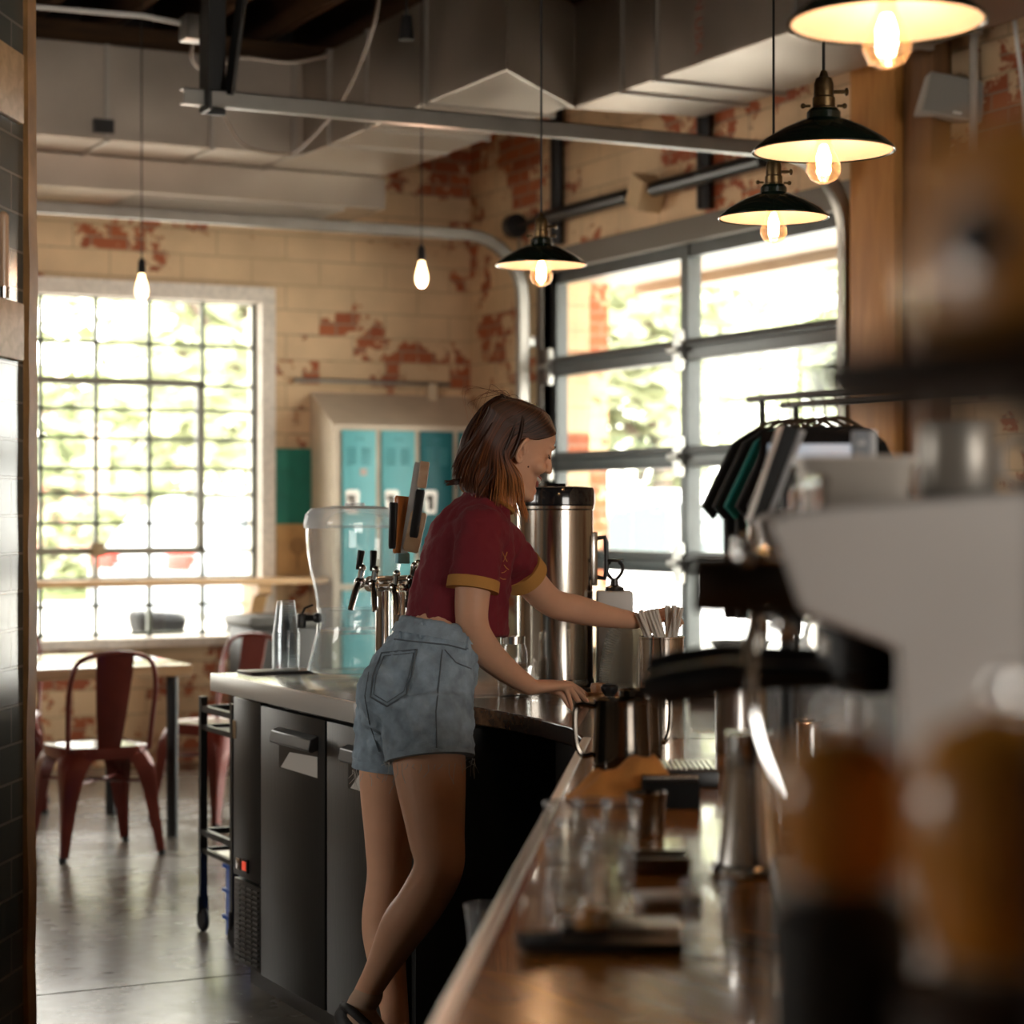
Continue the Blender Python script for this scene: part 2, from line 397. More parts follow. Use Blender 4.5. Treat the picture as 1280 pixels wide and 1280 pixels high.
# steel-sash window
MUNT = mat('sash_steel', (.10, .12, .09), .5, var=.3, vscale=20)
wroot = struct('window_1', (lambda b: (box(b, (WX0-.08, BW-.03, WZ1), (WX1+.1, BW+.2, WZ1+.09)), box(b, (WX1+.015, BW-.03, WZ0-.06), (WX1+.1, BW+.2, WZ1)), box(b, (WX0-.08, BW-.03, WZ0-.06), (WX0-.015, BW+.2, WZ1)), box(b, (WX0-.12, BW-.07, WZ0-.07), (WX1+.14, BW+.2, WZ0-.02)), b)[-1])(nb()), mat('window_paint', (.72, .66, .58), .6, var=.15, vscale=30), smooth=False)
rows = [2.64, 2.385, 2.155, 2.01, 1.845, 1.675, 1.53, 1.365, 1.205, 1.055, .90, .74]
xs = [WX0+.31*i for i in range(10)]; xs = [1.13, 1.44, 1.75, 2.06, 2.37, 2.68, 2.986, 3.30, 3.61, 3.925, 4.235]
bm = nb()
for x in xs: box(bm, (x-.011, BW+.06, WZ0-.02), (x+.011, BW+.09, WZ1))
for z in rows: box(bm, (WX0-.01, BW+.06, z-.009), (WX1, BW+.09, z+.009))
struct('muntins', bm, MUNT, wroot, smooth=False)
bm = nb()  # opening vent sash, stands slightly proud
for z in (2.165, 1.21): box(bm, (2.05, BW+.03, z-.02), (3.93, BW+.10, z+.02))
for x in (2.06, 3.905): box(bm, (x-.02, BW+.03, 1.21), (x+.02, BW+.10, 2.165))
struct('vent_sash', bm, mat('sash_steel_b', (.20, .20, .16), .5), wroot, smooth=False)
bm = nb(); cyl(bm, (3.29, BW, 1.26), (3.29, BW, 1.04), .008); box(bm, (3.25, BW-.02, 1.18), (3.33, BW+.04, 1.26), bev=.006); tube(bm, [(3.25, BW, 1.24), (3.25, BW-.03, 1.1), (3.25, BW, .99)], .006)
struct('latch', bm, mat('latch_brass', (.25, .19, .11), .5, .5), wroot)
bm = nb(); box(bm, (WX0, BW+.073, WZ0-.02), (WX1, BW+.077, WZ1)); struct('pane', bm, PANE, wroot, smooth=False)
# glazed sectional garage door
FRAME = mat('door_frame_grey', (.085, .092, .092), .42, .5, var=.1)
droot = struct('door_1', (lambda b: (box(b, (RW+.05, GY0, 2.72), (RW+.12, GY1, GZ)), box(b, (RW+.05, GY0, .02), (RW+.12, GY1, .12)), box(b, (RW+.05, GY0, .02), (RW+.12, GY0+.07, GZ)), box(b, (RW+.05, GY1-.07, .02), (RW+.12, GY1, GZ)), box(b, (RW+.04, 9.235, .02), (RW+.12, 9.305, GZ)), b)[-1])(nb()), FRAME, smooth=False)
for z in (2.25, 1.71, 1.17, .63):
    bm = nb(); box(bm, (RW+.02, GY0, z-.055), (RW+.11, GY1, z+.055), bev=.01); cyl(bm, (RW+.02, GY0, z+.02), (RW+.02, GY1, z+.02), .014)
    struct('rail', bm, FRAME, droot)
HING = mat('hinge_zinc', (.42, .42, .40), .35, .9)
for z in (2.25, 1.71, 1.17, .63):
    for y in (GY0+.05, 9.27, GY1-.05):
        bm = nb()
        prism(bm, [(-.03, -.1), (.03, -.1), (.045, 0), (.03, .1), (-.03, .1), (-.045, 0)], RW-.005, RW+.02, lambda a, b_, c, y=y, z=z: V((c, y+a, z+b_)))
        cyl(bm, (RW-.02, y-.05, z), (RW-.02, y+.05, z), .018)
        struct('hinge', bm, HING, droot, ang=30)
bm = nb(); box(bm, (RW+.078, GY0, .1), (RW+.082, GY1, 2.75)); struct('pane', bm, thin_glass('door_pane', (.95, .97, .96), 1.55, .01), droot, smooth=False)
# side jambs, lintel and the vertical tracks
bm = nb(); box(bm, (RW-.03, GY0-.25, GZ-.02), (RW+.02, GY1+.12, GZ+.10)); struct('trim_1', bm, mat('lintel_steel', (.14, .125, .105), .5, .5), smooth=False)
bm = nb(); box(bm, (RW-.012, GY0-.05, 0), (RW+.12, GY0, GZ)); box(bm, (RW-.012, GY1, 0), (RW+.12, GY1+.06, GZ)); struct('trim_2', bm, mat('jamb_paint', (.16, .14, .12), .5), smooth=False)
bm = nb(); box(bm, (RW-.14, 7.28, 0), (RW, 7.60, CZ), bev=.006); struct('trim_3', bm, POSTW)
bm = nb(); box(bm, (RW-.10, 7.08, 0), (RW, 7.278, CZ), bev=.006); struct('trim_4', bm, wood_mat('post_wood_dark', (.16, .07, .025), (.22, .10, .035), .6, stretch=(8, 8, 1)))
# tiled wall end beside the aisle (parallel to the bar)
E = V((.527, .85, 0)).normalized(); Nn = V((E.y, -E.x, 0))   # bar direction (away), bar right
tl = bpy.data.objects.new
PE = V((1.10, 4.48, 0))
rz = -math.atan2(E.x, E.y)
bm = nb(); box(bm, (-.14, -.9, 0), (0, 0, CZ))
tw = obj('wall_tiled', bm, tile_mat('dark_subway_tile', rz), smooth=False); tw['kind'] = 'structure'
tw.data.transform(Matrix.Translation(tw.location)); tw.location = PE; tw.rotation_euler = (0, 0, rz)
TW = Matrix.Translation(PE) @ Matrix.Rotation(rz, 4, 'Z')
bm = nb()
zz = [i*.05 for i in range(91)]
prev = None
for i in range(90):
    z0, z1 = zz[i], zz[i+1]
    w0 = .028+.006*noise.noise(V((0, 0, z0*2.2))); w1 = .028+.006*noise.noise(V((0, 0, z1*2.2)))
vs = []
for z in zz:
    ww = .006*noise.noise(V((0, .3, z*2.2)))+.004*noise.noise(V((3, .3, z*7)))
    vs.append([TW @ V(q) for q in ((-.15, .0, z), (-.15, .05, z), (.012+ww, .05, z), (.010+ww, .0, z))])
vv = [[bm.verts.new(q) for q in r_] for r_ in vs]
for a, b_ in zip(vv, vv[1:]):
    for i in range(4): bm.faces.new((a[i], a[(i+1) % 4], b_[(i+1) % 4], b_[i]))
bm.faces.new(vv[0][::-1]); bm.faces.new(vv[-1])
struct('trim_5', bm, mat('edge_board', (.42, .22, .08), .5, var=.25, vscale=12), smooth=False)

for z0, z1, lb in ((2.24, 2.385, 'upper pale pine block fixed on the dark tiled wall'), (1.745, 1.865, 'lower pale pine block fixed on the dark tiled wall')):
    bm = nb(); box(bm, (0, -.6, z0), (.014, -.035, z1), bev=.003); bm.transform(TW); tag(obj('wall_board', bm, PINE), lb, 'board')
t = thing('wall_light_tube', 'slim glass tube lamp with metal cap standing on lower pine block', 'lamp', tuple(TW @ V((.02, -.16, 1.87))))
bm = nb(); cyl(bm, (.008, -.155, 1.885), (.008, -.155, 2.03), .012); ball(bm, (.008, -.155, 2.03), .012); bm.transform(TW); obj('glass_tube', bm, mat('tube_amber', (.7, .45, .28), .2), t)
bm = nb(); cyl(bm, (.008, -.155, 1.866), (.008, -.155, 1.888), .014); bm.transform(TW); obj('metal_cap', bm, CHROME, t)
# ------------------------------------------------------------------ outdoors
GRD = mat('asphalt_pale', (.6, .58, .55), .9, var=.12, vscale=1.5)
bm = nb(); box(bm, (-60, BW+.31, -.3), (90, 110, -.02)); box(bm, (RW+.31, -40, -.3), (90, BW+.31, -.02)); struct('ground', bm, GRD, smooth=False)
bm = nb(); box(bm, (-60, -40, -.3), (LX-.21, 11.9, -.02)); box(bm, (LX-.21, -40, -.3), (RW+.31, FY-.21, -.02)); struct('pavement', bm, GRD, smooth=False)
GRASS = mat('lawn', (.16, .2, .07), .95, var=.3, vscale=3)
bm = nb(); box(bm, (-20, 34, -.02), (16, 42, .06)); tag(obj('lawn_strip', bm, GRASS, smooth=False), 'grass verge across the road seen through the steel window', 'grass', kind='stuff')
bm = nb(); box(bm, (RW+.3, 7.0, 2.86), (6.9, BW, 3.0)); box(bm, (6.75, 7.0, 2.80), (6.9, BW, 3.0)); struct('roof_eave', bm, mat('eave_wood', (.42, .36, .30), .7), smooth=False)
LEAF = mat('leaves', (.27, .31, .17), .8, var=.5, vscale=2); LEAF2 = mat('leaves_red', (.36, .22, .18), .8, var=.4, vscale=2)
LEAF3 = mat('leaves_haze', (.36, .39, .24), .8, var=.3, vscale=2)  # green lifted pale to paint outdoor haze into the leaf colour
BARK = mat('bark', (.12, .09, .07), .9, bump=.4)
def tree(loc, h, r, label, m=LEAF, n=900, seed=0, trunk=.12, low=.35, name='leafy_tree'):
    rnd = random.Random(seed); t = thing(name, label, 'tree' if h > 2.5 else 'bush', loc)
    bm = nb(); tube(bm, [(0, 0, 0), (.05*h, 0, h*.3), (0, .03*h, h*.7)], [trunk, trunk*.8, trunk*.3])
    for k in range(5):
        a = k*1.3+seed; tube(bm, [(0, 0, h*(.3+.07*k)), (math.cos(a)*r*.6, math.sin(a)*r*.6, h*(.5+.08*k))], [trunk*.4, trunk*.12], 6)
    obj('trunk', bm, BARK, t, world=False)
    bm = nb()
    cl = [(V((rnd.gauss(0, .4)*r, rnd.gauss(0, .4)*r, h*(low+(1-low)*rnd.random())))) for _ in range(14)]
    for i in range(n):
        c = rnd.choice(cl); q = c+V((rnd.gauss(0, .2)*r, rnd.gauss(0, .2)*r, rnd.gauss(0, .12)*h*.6))
        q.z = min(max(q.z, h*low*.7), h)
        s = r*.09*(.6+rnd.random()); R = Matrix.Rotation(rnd.random()*6.3, 3, 'Z') @ Matrix.Rotation(rnd.random()*3, 3, 'X')
        vs = [bm.verts.new(q+R @ V(x)*s) for x in ((-1, 0, 0), (0, -.5, .12), (1, 0, 0), (0, .5, .12))]; bm.faces.new(vs)
    obj('foliage', bm, m, t, world=False, smooth=False)
    return t
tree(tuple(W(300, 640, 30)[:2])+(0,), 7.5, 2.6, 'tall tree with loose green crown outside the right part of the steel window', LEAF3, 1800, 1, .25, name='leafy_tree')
tree(tuple(W(235, 640, 60)[:2])+(0,), 6.2, 3.2, 'broad tree far across the road behind the middle of the steel window', LEAF, 900, 2, .25)
tree(tuple(W(140, 640, 66)[:2])+(0,), 5.2, 2.8, 'dark red leaved tree beyond the road', LEAF2, 900, 3, .2, name='red_leaved_tree')
tree(tuple(W(60, 640, 56)[:2])+(0,), 5.0, 3.2, 'rounded green tree at the far left of the steel window view', LEAF, 900, 4, .2)
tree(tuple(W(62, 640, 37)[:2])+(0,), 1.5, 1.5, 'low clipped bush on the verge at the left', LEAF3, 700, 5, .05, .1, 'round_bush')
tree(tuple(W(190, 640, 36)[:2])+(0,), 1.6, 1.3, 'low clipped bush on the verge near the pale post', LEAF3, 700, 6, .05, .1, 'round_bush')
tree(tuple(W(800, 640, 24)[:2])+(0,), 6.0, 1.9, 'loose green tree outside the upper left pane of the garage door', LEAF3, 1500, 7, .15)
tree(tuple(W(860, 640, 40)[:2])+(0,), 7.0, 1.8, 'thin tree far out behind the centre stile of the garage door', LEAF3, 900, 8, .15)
tree(tuple(W(1050, 640, 50)[:2])+(0,), 7.6, 3.0, 'grey green tree far out behind the right garage door pane', LEAF, 900, 9, .2)
bm = nb(); q = W(122, 640, 38); box(bm, (q.x-.15, q.y-.15, 0), (q.x+.15, q.y+.15, 2.9), bev=.02); box(bm, (q.x-.2, q.y-.2, 2.9), (q.x+.2, q.y+.2, 3.0), bev=.02)
tag(obj('stone_post', bm, mat('pale_stone', (.45, .36, .28), .9)), 'pale square post standing by the road outside the steel window', 'post')
# far building with low roof
t = thing('far_building', 'low brick shop building far across the road', 'building', tuple(W(60, 640, 84)[:2])+(0,))
bm = nb(); box(bm, (-14, 0, 0), (4, 8, 2.6)); obj('wall', bm, mat('far_brick', (.3, .14, .1), .9), t, world=False, smooth=False)
bm = nb(); box(bm, (-14.4, -.4, 2.6), (4.4, 8.4, 2.9)); obj('roof', bm, mat('far_roof', (.35, .33, .32), .9), t, world=False, smooth=False)
for k in range(5):
    bm = nb(); box(bm, (-12+3.2*k, -.05, .8), (-10.4+3.2*k, 0, 2.0)); obj('window', bm, mat('far_glass', (.1, .12, .14), .1), t, world=False, smooth=False)
# vehicles
CARW = mat('car_white', (.75, .76, .78), .25, 0, coat=.6); CARS = mat('car_silver', (.35, .38, .42), .25, .6, coat=.6)
CARGL = mat('car_glass', (.06, .075, .08), .05)
def car(loc, rz, label, paint, name='parked_car', L_=4.6, H=1.62):
    t = thing(name, label, 'car', loc, rz)
    prof = [(0, .45), (.02, .75), (.12, .92), (.95, 1.05), (1.45, 1.5), (1.9, H), (3.3, H), (4.1, 1.45), (4.45, .98), (4.58, .9), (4.6, .45), (3.95, .32), (.65, .32)]
    bm = nb()
    secs = [(-.88, .9), (-.8, 1), (.8, 1), (.88, .9)]
    rs = []
    for y, s in ((-.9, .0), (-.86, .03), (.86, .03), (.9, .0)):
        rs.append([bm.verts.new(((x-L_/2)*(.985 if s == 0 else 1), y*(1-.0) if z < 1 else y*(1-.16*(z-1)/.6), z)) for x, z in prof])
    n = len(prof)
    for a, b_ in zip(rs, rs[1:]):
        for i in range(n): bm.faces.new((a[i], a[(i+1) % n], b_[(i+1) % n], b_[i]))
    bm.faces.new(rs[0]); bm.faces.new(rs[-1][::-1])
    obj('body', bm, paint, t, world=False, bev=.03, ang=25)
    for s in (-1, 1):
        for poly in ([(-1.0, 1.08), (-.62, 1.46), (-.1, 1.53), (-.1, 1.08)], [(0, 1.08), (0, 1.53), (.85, 1.52), (1.0, 1.08)], [(1.1, 1.08), (.98, 1.5), (1.55, 1.42), (1.85, 1.1)]):
            bm = nb(); prism(bm, poly, 0, .012, lambda x, z, e, s=s: V((x, s*((.905)*(1-.16*max(0, z-1)/.6)+e), z))); obj('side_window', bm, CARGL, t, world=False, smooth=False)
        for x in (-1.4, 1.45):
            bm = nb(); lathe(bm, (x, s*.80, .33), [(0.001, -.11), (.22, -.11), (.33, -.09), (.34, 0), (.33, .09), (.22, .11), (.001, .11)], 28, Matrix.Rotation(PI/2, 3, 'X')); w_ = obj('wheel', bm, RUBBER, t, world=False)
            bm = nb(); lathe(bm, (x, s*.92, .33), [(.001, -.01), (.21, -.008), (.22, .012), (.001, .012)], 20, Matrix.Rotation(PI/2, 3, 'X')); obj('hubcap', bm, STEEL, w_, world=False)
        bm = nb(); box(bm, (2.2, s*.62-.18, .85), (2.31, s*.62+.18, 1.02), bev=.02); obj('tail_light', bm, mat('tail_red', (.6, .02, .01), .2), t, world=False)
        bm = nb(); box(bm, (-2.31, s*.6-.2, .7), (-2.2, s*.6+.2, .84), bev=.02); obj('headlight', bm, mat('headlamp', (.7, .7, .7), .1), t, world=False)
    bm = nb(); prism(bm, [(-.72, 1.07), (.72, 1.07), (.6, 1.46), (-.6, 1.46)], 0, .01, lambda y, z, e: V((-1.34+(z-1.07)*1.1-e-.03, y, z+.02))); obj('windscreen', bm, CARGL, t, world=False, smooth=False)
    return t
q = W(390, 640, 23); car((q.x, q.y, 0), math.radians(200), 'silver parked car outside the right side of the steel window', CARS)
q = W(255, 640, 46); car((q.x, q.y, 0), math.radians(150), 'red parked car further off behind the silver one', mat('car_red', (.4, .06, .04), .3, coat=.5), 'red_car')
q = W(800, 640, 19.5); car((q.x, q.y, -.02), math.radians(-5), 'white parked car outside the left bay of the garage door', CARW, H=1.65)
q = W(1010, 640, 25); car((q.x, q.y, -.02), math.radians(-20), 'white parked car outside the right bay of the garage door', CARW, H=1.6)

# ------------------------------------------------------------------ ducts, tracks, ceiling services
ZB = 3.30; ZT = 3.78
t = thing('air_duct', 'large galvanised rectangular air duct jogging along ceiling', 'duct', (4.3, 9, ZB))
def duct_piece(name, poly, z0=ZB, z1=ZT, m=DUCT):
    bm = nb(); prism(bm, poly, z0, z1); return obj(name, bm, m, t, smooth=False, bev=.004)
duct_piece('duct_section', [(-3.5, 10.5), (2.2, 10.5), (2.2, 11.5), (-3.5, 11.5)])
duct_piece('duct_section', [(2.2, 10.5), (4.05, 10.5), (4.05, 9.6), (4.7, 9.6), (4.7, 11.5), (2.2, 11.5)])
duct_piece('duct_section', [(4.04, 9.6), (4.04, 8.08), (4.66, 8.68), (4.66, 9.6)])
duct_piece('duct_section', [(4.04, 8.08), (4.7, 8.70), (4.7, 8.0), (5.35, 8.0), (5.35, 8.62), (4.66, 8.72)])
for y1, y0 in ((8.0, 6.9), (6.9, 5.4), (5.4, 3.9)):
    duct_piece('duct_section', [(4.7, y0), (5.35, y0), (5.35, y1), (4.7, y1)])
SEAM = mat('duct_seam', (.42, .39, .35), .4, 1)
for x in (.6, 1.4, 2.2, 3.0, 3.55, 4.0):
    bm = nb(); box(bm, (x-.012, 10.485, ZB-.012), (x+.012, 11.5, ZT)); obj('seam', bm, SEAM, t, smooth=False)
for y in (10.1, 9.6, 8.9):
    bm = nb(); box(bm, (4.028, y-.012, ZB-.012), (4.7, y+.012, ZT)); obj('seam', bm, SEAM, t, smooth=False)
for y in (8.25, 7.95, 6.9, 6.6, 5.4):
    bm = nb(); box(bm, (4.685, y-.014, ZB-.014), (5.36, y+.014, ZT)); obj('seam', bm, SEAM, t, smooth=False)
bm = nb(); box(bm, (-3.5, 10.95, 3.12), (4.72, 11.6, ZB-.005)); obj('supply_plenum', bm, DUCT, t, smooth=False, bev=.004)
bm = nb()
for k in range(9): box(bm, (3.3, 11.02+.06*k, 3.105), (4.5, 11.035+.06*k, 3.12))
obj('grille', bm, SEAM, t, smooth=False)
bm = nb(); q = W(243, 178, 10.9); box(bm, (2.93, 10.47, ZB+.03), (3.03, 10.5, ZB+.1)); obj('label_plate', bm, BLACK, t, smooth=False)
text('MADE IN USA', .085, mat('stencil_red', (.28, .10, .06), .7), t, Matrix.Translation((4.694, 7.6, 3.6)) @ Matrix.Rotation(-PI/2, 4, 'Z') @ Matrix.Rotation(PI/2, 4, 'X') @ Matrix.Rotation(-PI/2, 4, 'Z'))
# garage tracks
def track(y, x_end, label, zt=2.985):
    t = thing('door_track', label, 'track', (RW-.1, y, 0), group='garage door tracks')
    path = [(RW-.1, y, .02), (RW-.1, y, 2.3), (RW-.1, y, zt-.36)]
    for k in range(1, 9):
        a = PI/2*k/8; path.append((RW-.1-.35*(1-math.cos(a)), y, zt-.35+.35*math.sin(a)))
    path.append((x_end, y, zt))
    bm = nb(); pts = frames(path)
    def ch(off0, off1, r0, r1):
        rs = []
        for i, (p_, a, b_) in enumerate(pts):
            nrm = V((0, 1, 0)); tt = (V(path[min(i+1, len(path)-1)])-V(path[max(i-1, 0)])).normalized(); inn = tt.cross(nrm)
            rs.append([bm.verts.new(p_+nrm*o+inn*r) for o, r in ((off0, r0), (off1, r0), (off1, r1), (off0, r1))])
        for a, b_ in zip(rs, rs[1:]):
            for i in range(4): bm.faces.new((a[i], a[(i+1) % 4], b_[(i+1) % 4], b_[i]))
        bm.faces.new(rs[0]); bm.faces.new(rs[-1][::-1])
    ch(-.028, .028, -.03, -.024); ch(-.028, -.022, -.03, .03); ch(-.012, .028, .024, .03)
    obj('rail', bm, TRACK, t, bev=0)
    bm = nb()
    for z in (.6, 1.2, 1.8, 2.4): box(bm, (RW-.1, y-.02, z-.03), (RW, y+.05 if y > 9 else y+.02, z+.03), bev=.004)
    obj('bracket', bm, HING, t)
    return t
track(GY0-.04, 2.48, 'galvanised garage door track running overhead behind hanging lamps, nearer one')
track(GY1+.06, -1.5, 'galvanised garage door track running along the back wall above window')
t = thing('track_hanger', 'black steel angle hanger holding the end of the nearer door track', 'bracket', (2.62, 7.66, 2.93))
bm = nb(); q = [(2.58, 2.93), (2.68, 2.93), (2.68, CZ), (2.58, CZ)]
box(bm, (2.56, 7.70, 2.93), (2.66, 7.712, CZ-.02)); box(bm, (2.56, 7.60, 2.93), (2.572, 7.712, CZ-.02)); obj('angle_iron', bm, BLACKM, t, smooth=False)
bm = nb(); tube(bm, [(2.66, 7.66, 3.0), (2.78, 7.66, 3.9), (2.80, 7.66, CZ-.02)], .022, 4); obj('brace', bm, BLACKM, t, smooth=False)
# torsion spring shaft
t = thing('torsion_spring', 'black torsion spring shaft above the garage door', 'spring', (RW-.12, 9.2, 3.0))
bm = nb(); cyl(bm, (RW-.12, 7.6, 3.06), (RW-.12, 10.9, 3.06), .014); obj('shaft', bm, BLACKM, t)
bm = nb(); cyl(bm, (RW-.12, 9.55, 3.06), (RW-.12, 10.55, 3.06), .038); obj('spring', bm, BLACK, t)
bm = nb(); cyl(bm, (RW-.12, 8.3, 3.06), (RW-.12, 9.3, 3.06), .038); obj('spring', bm, BLACK, t)
bm = nb(); box(bm, (RW-.16, 9.36, 2.98), (RW-.02, 9.5, 3.14), rot=Matrix.Rotation(.5, 3, 'X')); obj('bearing_plate', bm, mat('tan_plate', (.5, .36, .2), .6), t, bev=.005)
for y in (7.62, 10.86):
    bm = nb(); cyl(bm, (RW-.12, y-.03, 3.06), (RW-.12, y+.03, 3.06), .07); obj('drum', bm, BLACKM, t)
# conduits on the walls
CND = mat('conduit_grey', (.33, .27, .2), .5, .3)
def conduit(pts, r, label, m=CND, name='conduit_pipe', cat='pipe'):
    bm = nb(); tube(bm, pts, r, 8); return tag(obj(name, bm, m), label, cat)
conduit([(RW-.03, 10.98, 3.1), (RW-.03, 10.98, 0.6)], .014, 'thin vertical conduit between the corner and the garage door')
conduit([(RW-.04, 10.5, 2.92), (RW-.04, 10.5, CZ-.02)], .04, 'dark vertical pipe above the far end of garage door', BLACKM)
conduit([(RW-.04, 8.95, 2.92), (RW-.04, 8.95, CZ-.02)], .04, 'dark vertical pipe above the middle of garage door', BLACKM)
conduit([(4.45, BW-.03, 2.2), (5.45, BW-.03, 2.2)], .012, 'thin horizontal conduit on brick above the lockers', TRACK)
conduit([(RW-.03, 6.9, 4.4), (RW-.03, 6.9, 2.2)], .018, 'vertical conduit below the white speaker on right wall', mat('conduit_pale', (.45, .4, .34), .5))
conduit(smooth_path([(RW-.02, 6.62, 4.4), (RW-.04, 6.66, 3.6), (RW-.02, 6.6, 3.0), (RW-.03, 6.63, 2.6)]), .009, 'loose pale cable hanging on the right wall beside speaker', WHITE, 'hanging_cable', 'cable')
conduit([tuple(W(-40, 0, 8.4)), tuple(W(40, 8, 8.4)), tuple(W(180, 20, 8.4)), tuple(W(232, 30, 8.4))], .011, 'white conduit near the ceiling joists ending at a junction box', WHITE)
bm = nb(); q = W(243, 36, 8.4); box(bm, (q.x-.05, q.y-.05, q.z-.05), (q.x+.05, q.y+.05, q.z+.05), bev=.008); tag(obj('junction_box', bm, TRACK), 'square metal junction box at the end of the white conduit', 'electrical box')
WIRE = mat('wire_brown', (.16, .12, .09), .6)
conduit(smooth_path([W(478, -40, 9.0), W(470, 20, 9.0), W(452, 75, 9.3), W(425, 130, 9.6), W(392, 170, 10.0), W(366, 193, 10.35)]), .008, 'brown cable drooping down in front of the duct', WIRE, 'hanging_cable', 'cable')
conduit(smooth_path([W(243, 40, 8.45), W(240, 75, 8.6), W(262, 88, 9), W(300, 72, 9.4), W(360, 78, 9.8), W(410, 70, 10)]), .008, 'brown cable looping from the junction box past the black hanger', WIRE, 'hanging_cable', 'cable')
conduit(smooth_path([W(280, 145, 10.2), W(300, 178, 10.3), W(330, 190, 10.3), W(366, 193, 10.35)]), .006, 'thin wire curling low across the duct side', WIRE, 'hanging_cable', 'cable')
t = thing('hanging_plug', 'small black plug hanging from a cord in front of duct', 'plug', tuple(W(508, 50, 8.0)))
bm = nb(); q = W(508, 50, 8.0); cyl(bm, q, q+V((0, 0, .09)), .03, .02); obj('plug_body', bm, BLACK, t)
bm = nb(); cyl(bm, q+V((0, 0, .09)), (q.x, q.y, CZ), .004); obj('cord', bm, BLACK, t)
t = thing('wall_speaker', 'pale box loudspeaker angled high on right wall', 'speaker', (RW-.2, 7.0, 3.1))
SPK = mat('speaker_grey', (.42, .39, .35), .6)
q = W(1197, 125, 8.75); R = Matrix.Rotation(math.radians(-40), 3, 'Z') @ Matrix.Rotation(math.radians(14), 3, 'Y')
bm = nb(); prism(bm, [(-.13, -.06), (.13, -.06), (.17, .12), (-.17, .12)], -.085, .085, lambda x, y, z: q+R @ V((x, y, z))); obj('cabinet', bm, SPK, t, bev=.01)
bm = nb(); prism(bm, [(-.12, -.068), (.12, -.068), (.12, -.06), (-.12, -.06)], -.075, .075, lambda x, y, z: q+R @ V((x, y, z))); obj('grille', bm, mat('speaker_cloth', (.30, .28, .25), .9), t)
bm = nb(); prism(bm, [(.0, -.073), (.035, -.073), (.035, -.068), (.0, -.068)], -.07, -.058, lambda x, y, z: q+R @ V((x, y, z))); obj('badge', bm, WHITE, t)
bm = nb(); cyl(bm, q, (RW, q.y+.05, q.z), .015); obj('bracket', bm, BLACKM, t)

# ------------------------------------------------------------------ lamps
def pendant_proto():
    t = thing('pendant_lamp', 'x', 'lamp')
    bm = nb(); lathe(bm, (0, 0, 0), [(.03, .062), (.05, .058), (.09, .04), (.13, .016), (.148, .0), (.151, -.004), (.151, -.008), (.148, -.007), (.146, -.003), (.128, .012), (.09, .034), (.05, .052), (.03, .056)], 48)
    obj('lamp_shade', bm, GREENSH, t, world=False)
    bm = nb(); lathe(bm, (0, 0, -.0015), [(.0, .0555), (.03, .0545), (.05, .0505), (.09, .0325), (.128, .0105), (.1455, -.004)], 48)
    obj('shade_lining', bm, CREAM, t, world=False)
    bm = nb(); lathe(bm, (0, 0, 0), [(.0, .083), (.03, .083), (.036, .076), (.036, .062), (.03, .056)], 24); obj('shade_fitter', bm, GREENSH, t, world=False)
    bm = nb(); lathe(bm, (0, 0, 0), [(.0, .165), (.006, .165), (.010, .152), (.017, .148), (.021, .135), (.021, .110), (.024, .106), (.024, .088), (.03, .084), (.03, .078), (.0, .078)], 24)
    tube(bm, [(.02, 0, .12), (.045, 0, .12)], .004, 8); ball(bm, (.048, 0, .12), (.005, .009, .009), 8)
    for s in (-1, 1): tube(bm, [(s*.028, 0, .09), (s*.042, 0, .09)], .003, 8); ball(bm, (s*.044, 0, .09), .006, 8)
    obj('socket', bm, BRASS, t, world=False)
    bm = nb(); lathe(bm, (0, 0, 0), [(.013, .03), (.016, .01), (.028, -.015), (.036, -.035), (.036, -.05), (.027, -.066), (.012, -.073), (.001, -.076)], 24)
    b = obj('light_bulb', bm, thin_glass('bulb_glass', (1, .93, .8), 1.5, .02, body=.05, bcol=(1, .75, .5)), t, world=False)
    bm = nb()
    for k in range(6):
        a = k*PI/3; tube(bm, [(.004*math.cos(a), .004*math.sin(a), .005), (.012*math.cos(a), .012*math.sin(a), -.02), (.009*math.cos(a+.5), .009*math.sin(a+.5), -.055)], .0045, 8)
    obj('filament', bm, mat('filament', (1, .7, .4), .5, emit=(1, .62, .28), estr=45), b, world=False)
    return t
def lamp_light(o, loc, power, name='bulb_light', r=.018):
    l = bpy.data.lights.new(name, 'POINT'); l.energy = power; l.color = (1, .60, .42); l.shadow_soft_size = r
    a = bpy.data.objects.new(name, l); a.location = loc; a.parent = o; COL.objects.link(a)
lamps = [(3.21, 6.17, 2.24, 'pendant lamp with dark shade farthest from the espresso machine, above woman'), (3.24, 4.86, 2.235, 'dark shaded pendant lamp hanging second from the far end of row'),
         (2.62, 3.74, 2.20, 'dark shaded pendant lamp with its brass socket in full view, second nearest'), (1.98, 2.66, 2.185, 'blurred pendant lamp largest in view, cut by the top edge')]
protoL = pendant_proto()
kids = list(protoL.children)
for i, (x, y, z, lb) in enumerate(lamps):
    o = protoL if i == 0 else copy_tree(protoL)
    put(o, (x, y, z), -YAW if i != 1 else -YAW+.15, lb, 'pendant lamps over the bar')
for i, o in enumerate([o for o in COL.objects if o.name.startswith('pendant_lamp')]):
    MW[o.name] = Matrix.Translation(o.location)
    bm = nb(); tube(bm, [o.location+V((0, 0, .16)), (o.location.x, o.location.y, CZ)], .0035, 8)
    bm.transform(Matrix.Translation(-o.location)); c = obj('cord', bm, BLACK, o, world=False)
    lamp_light(o, (0, 0, -.035), 5.5)
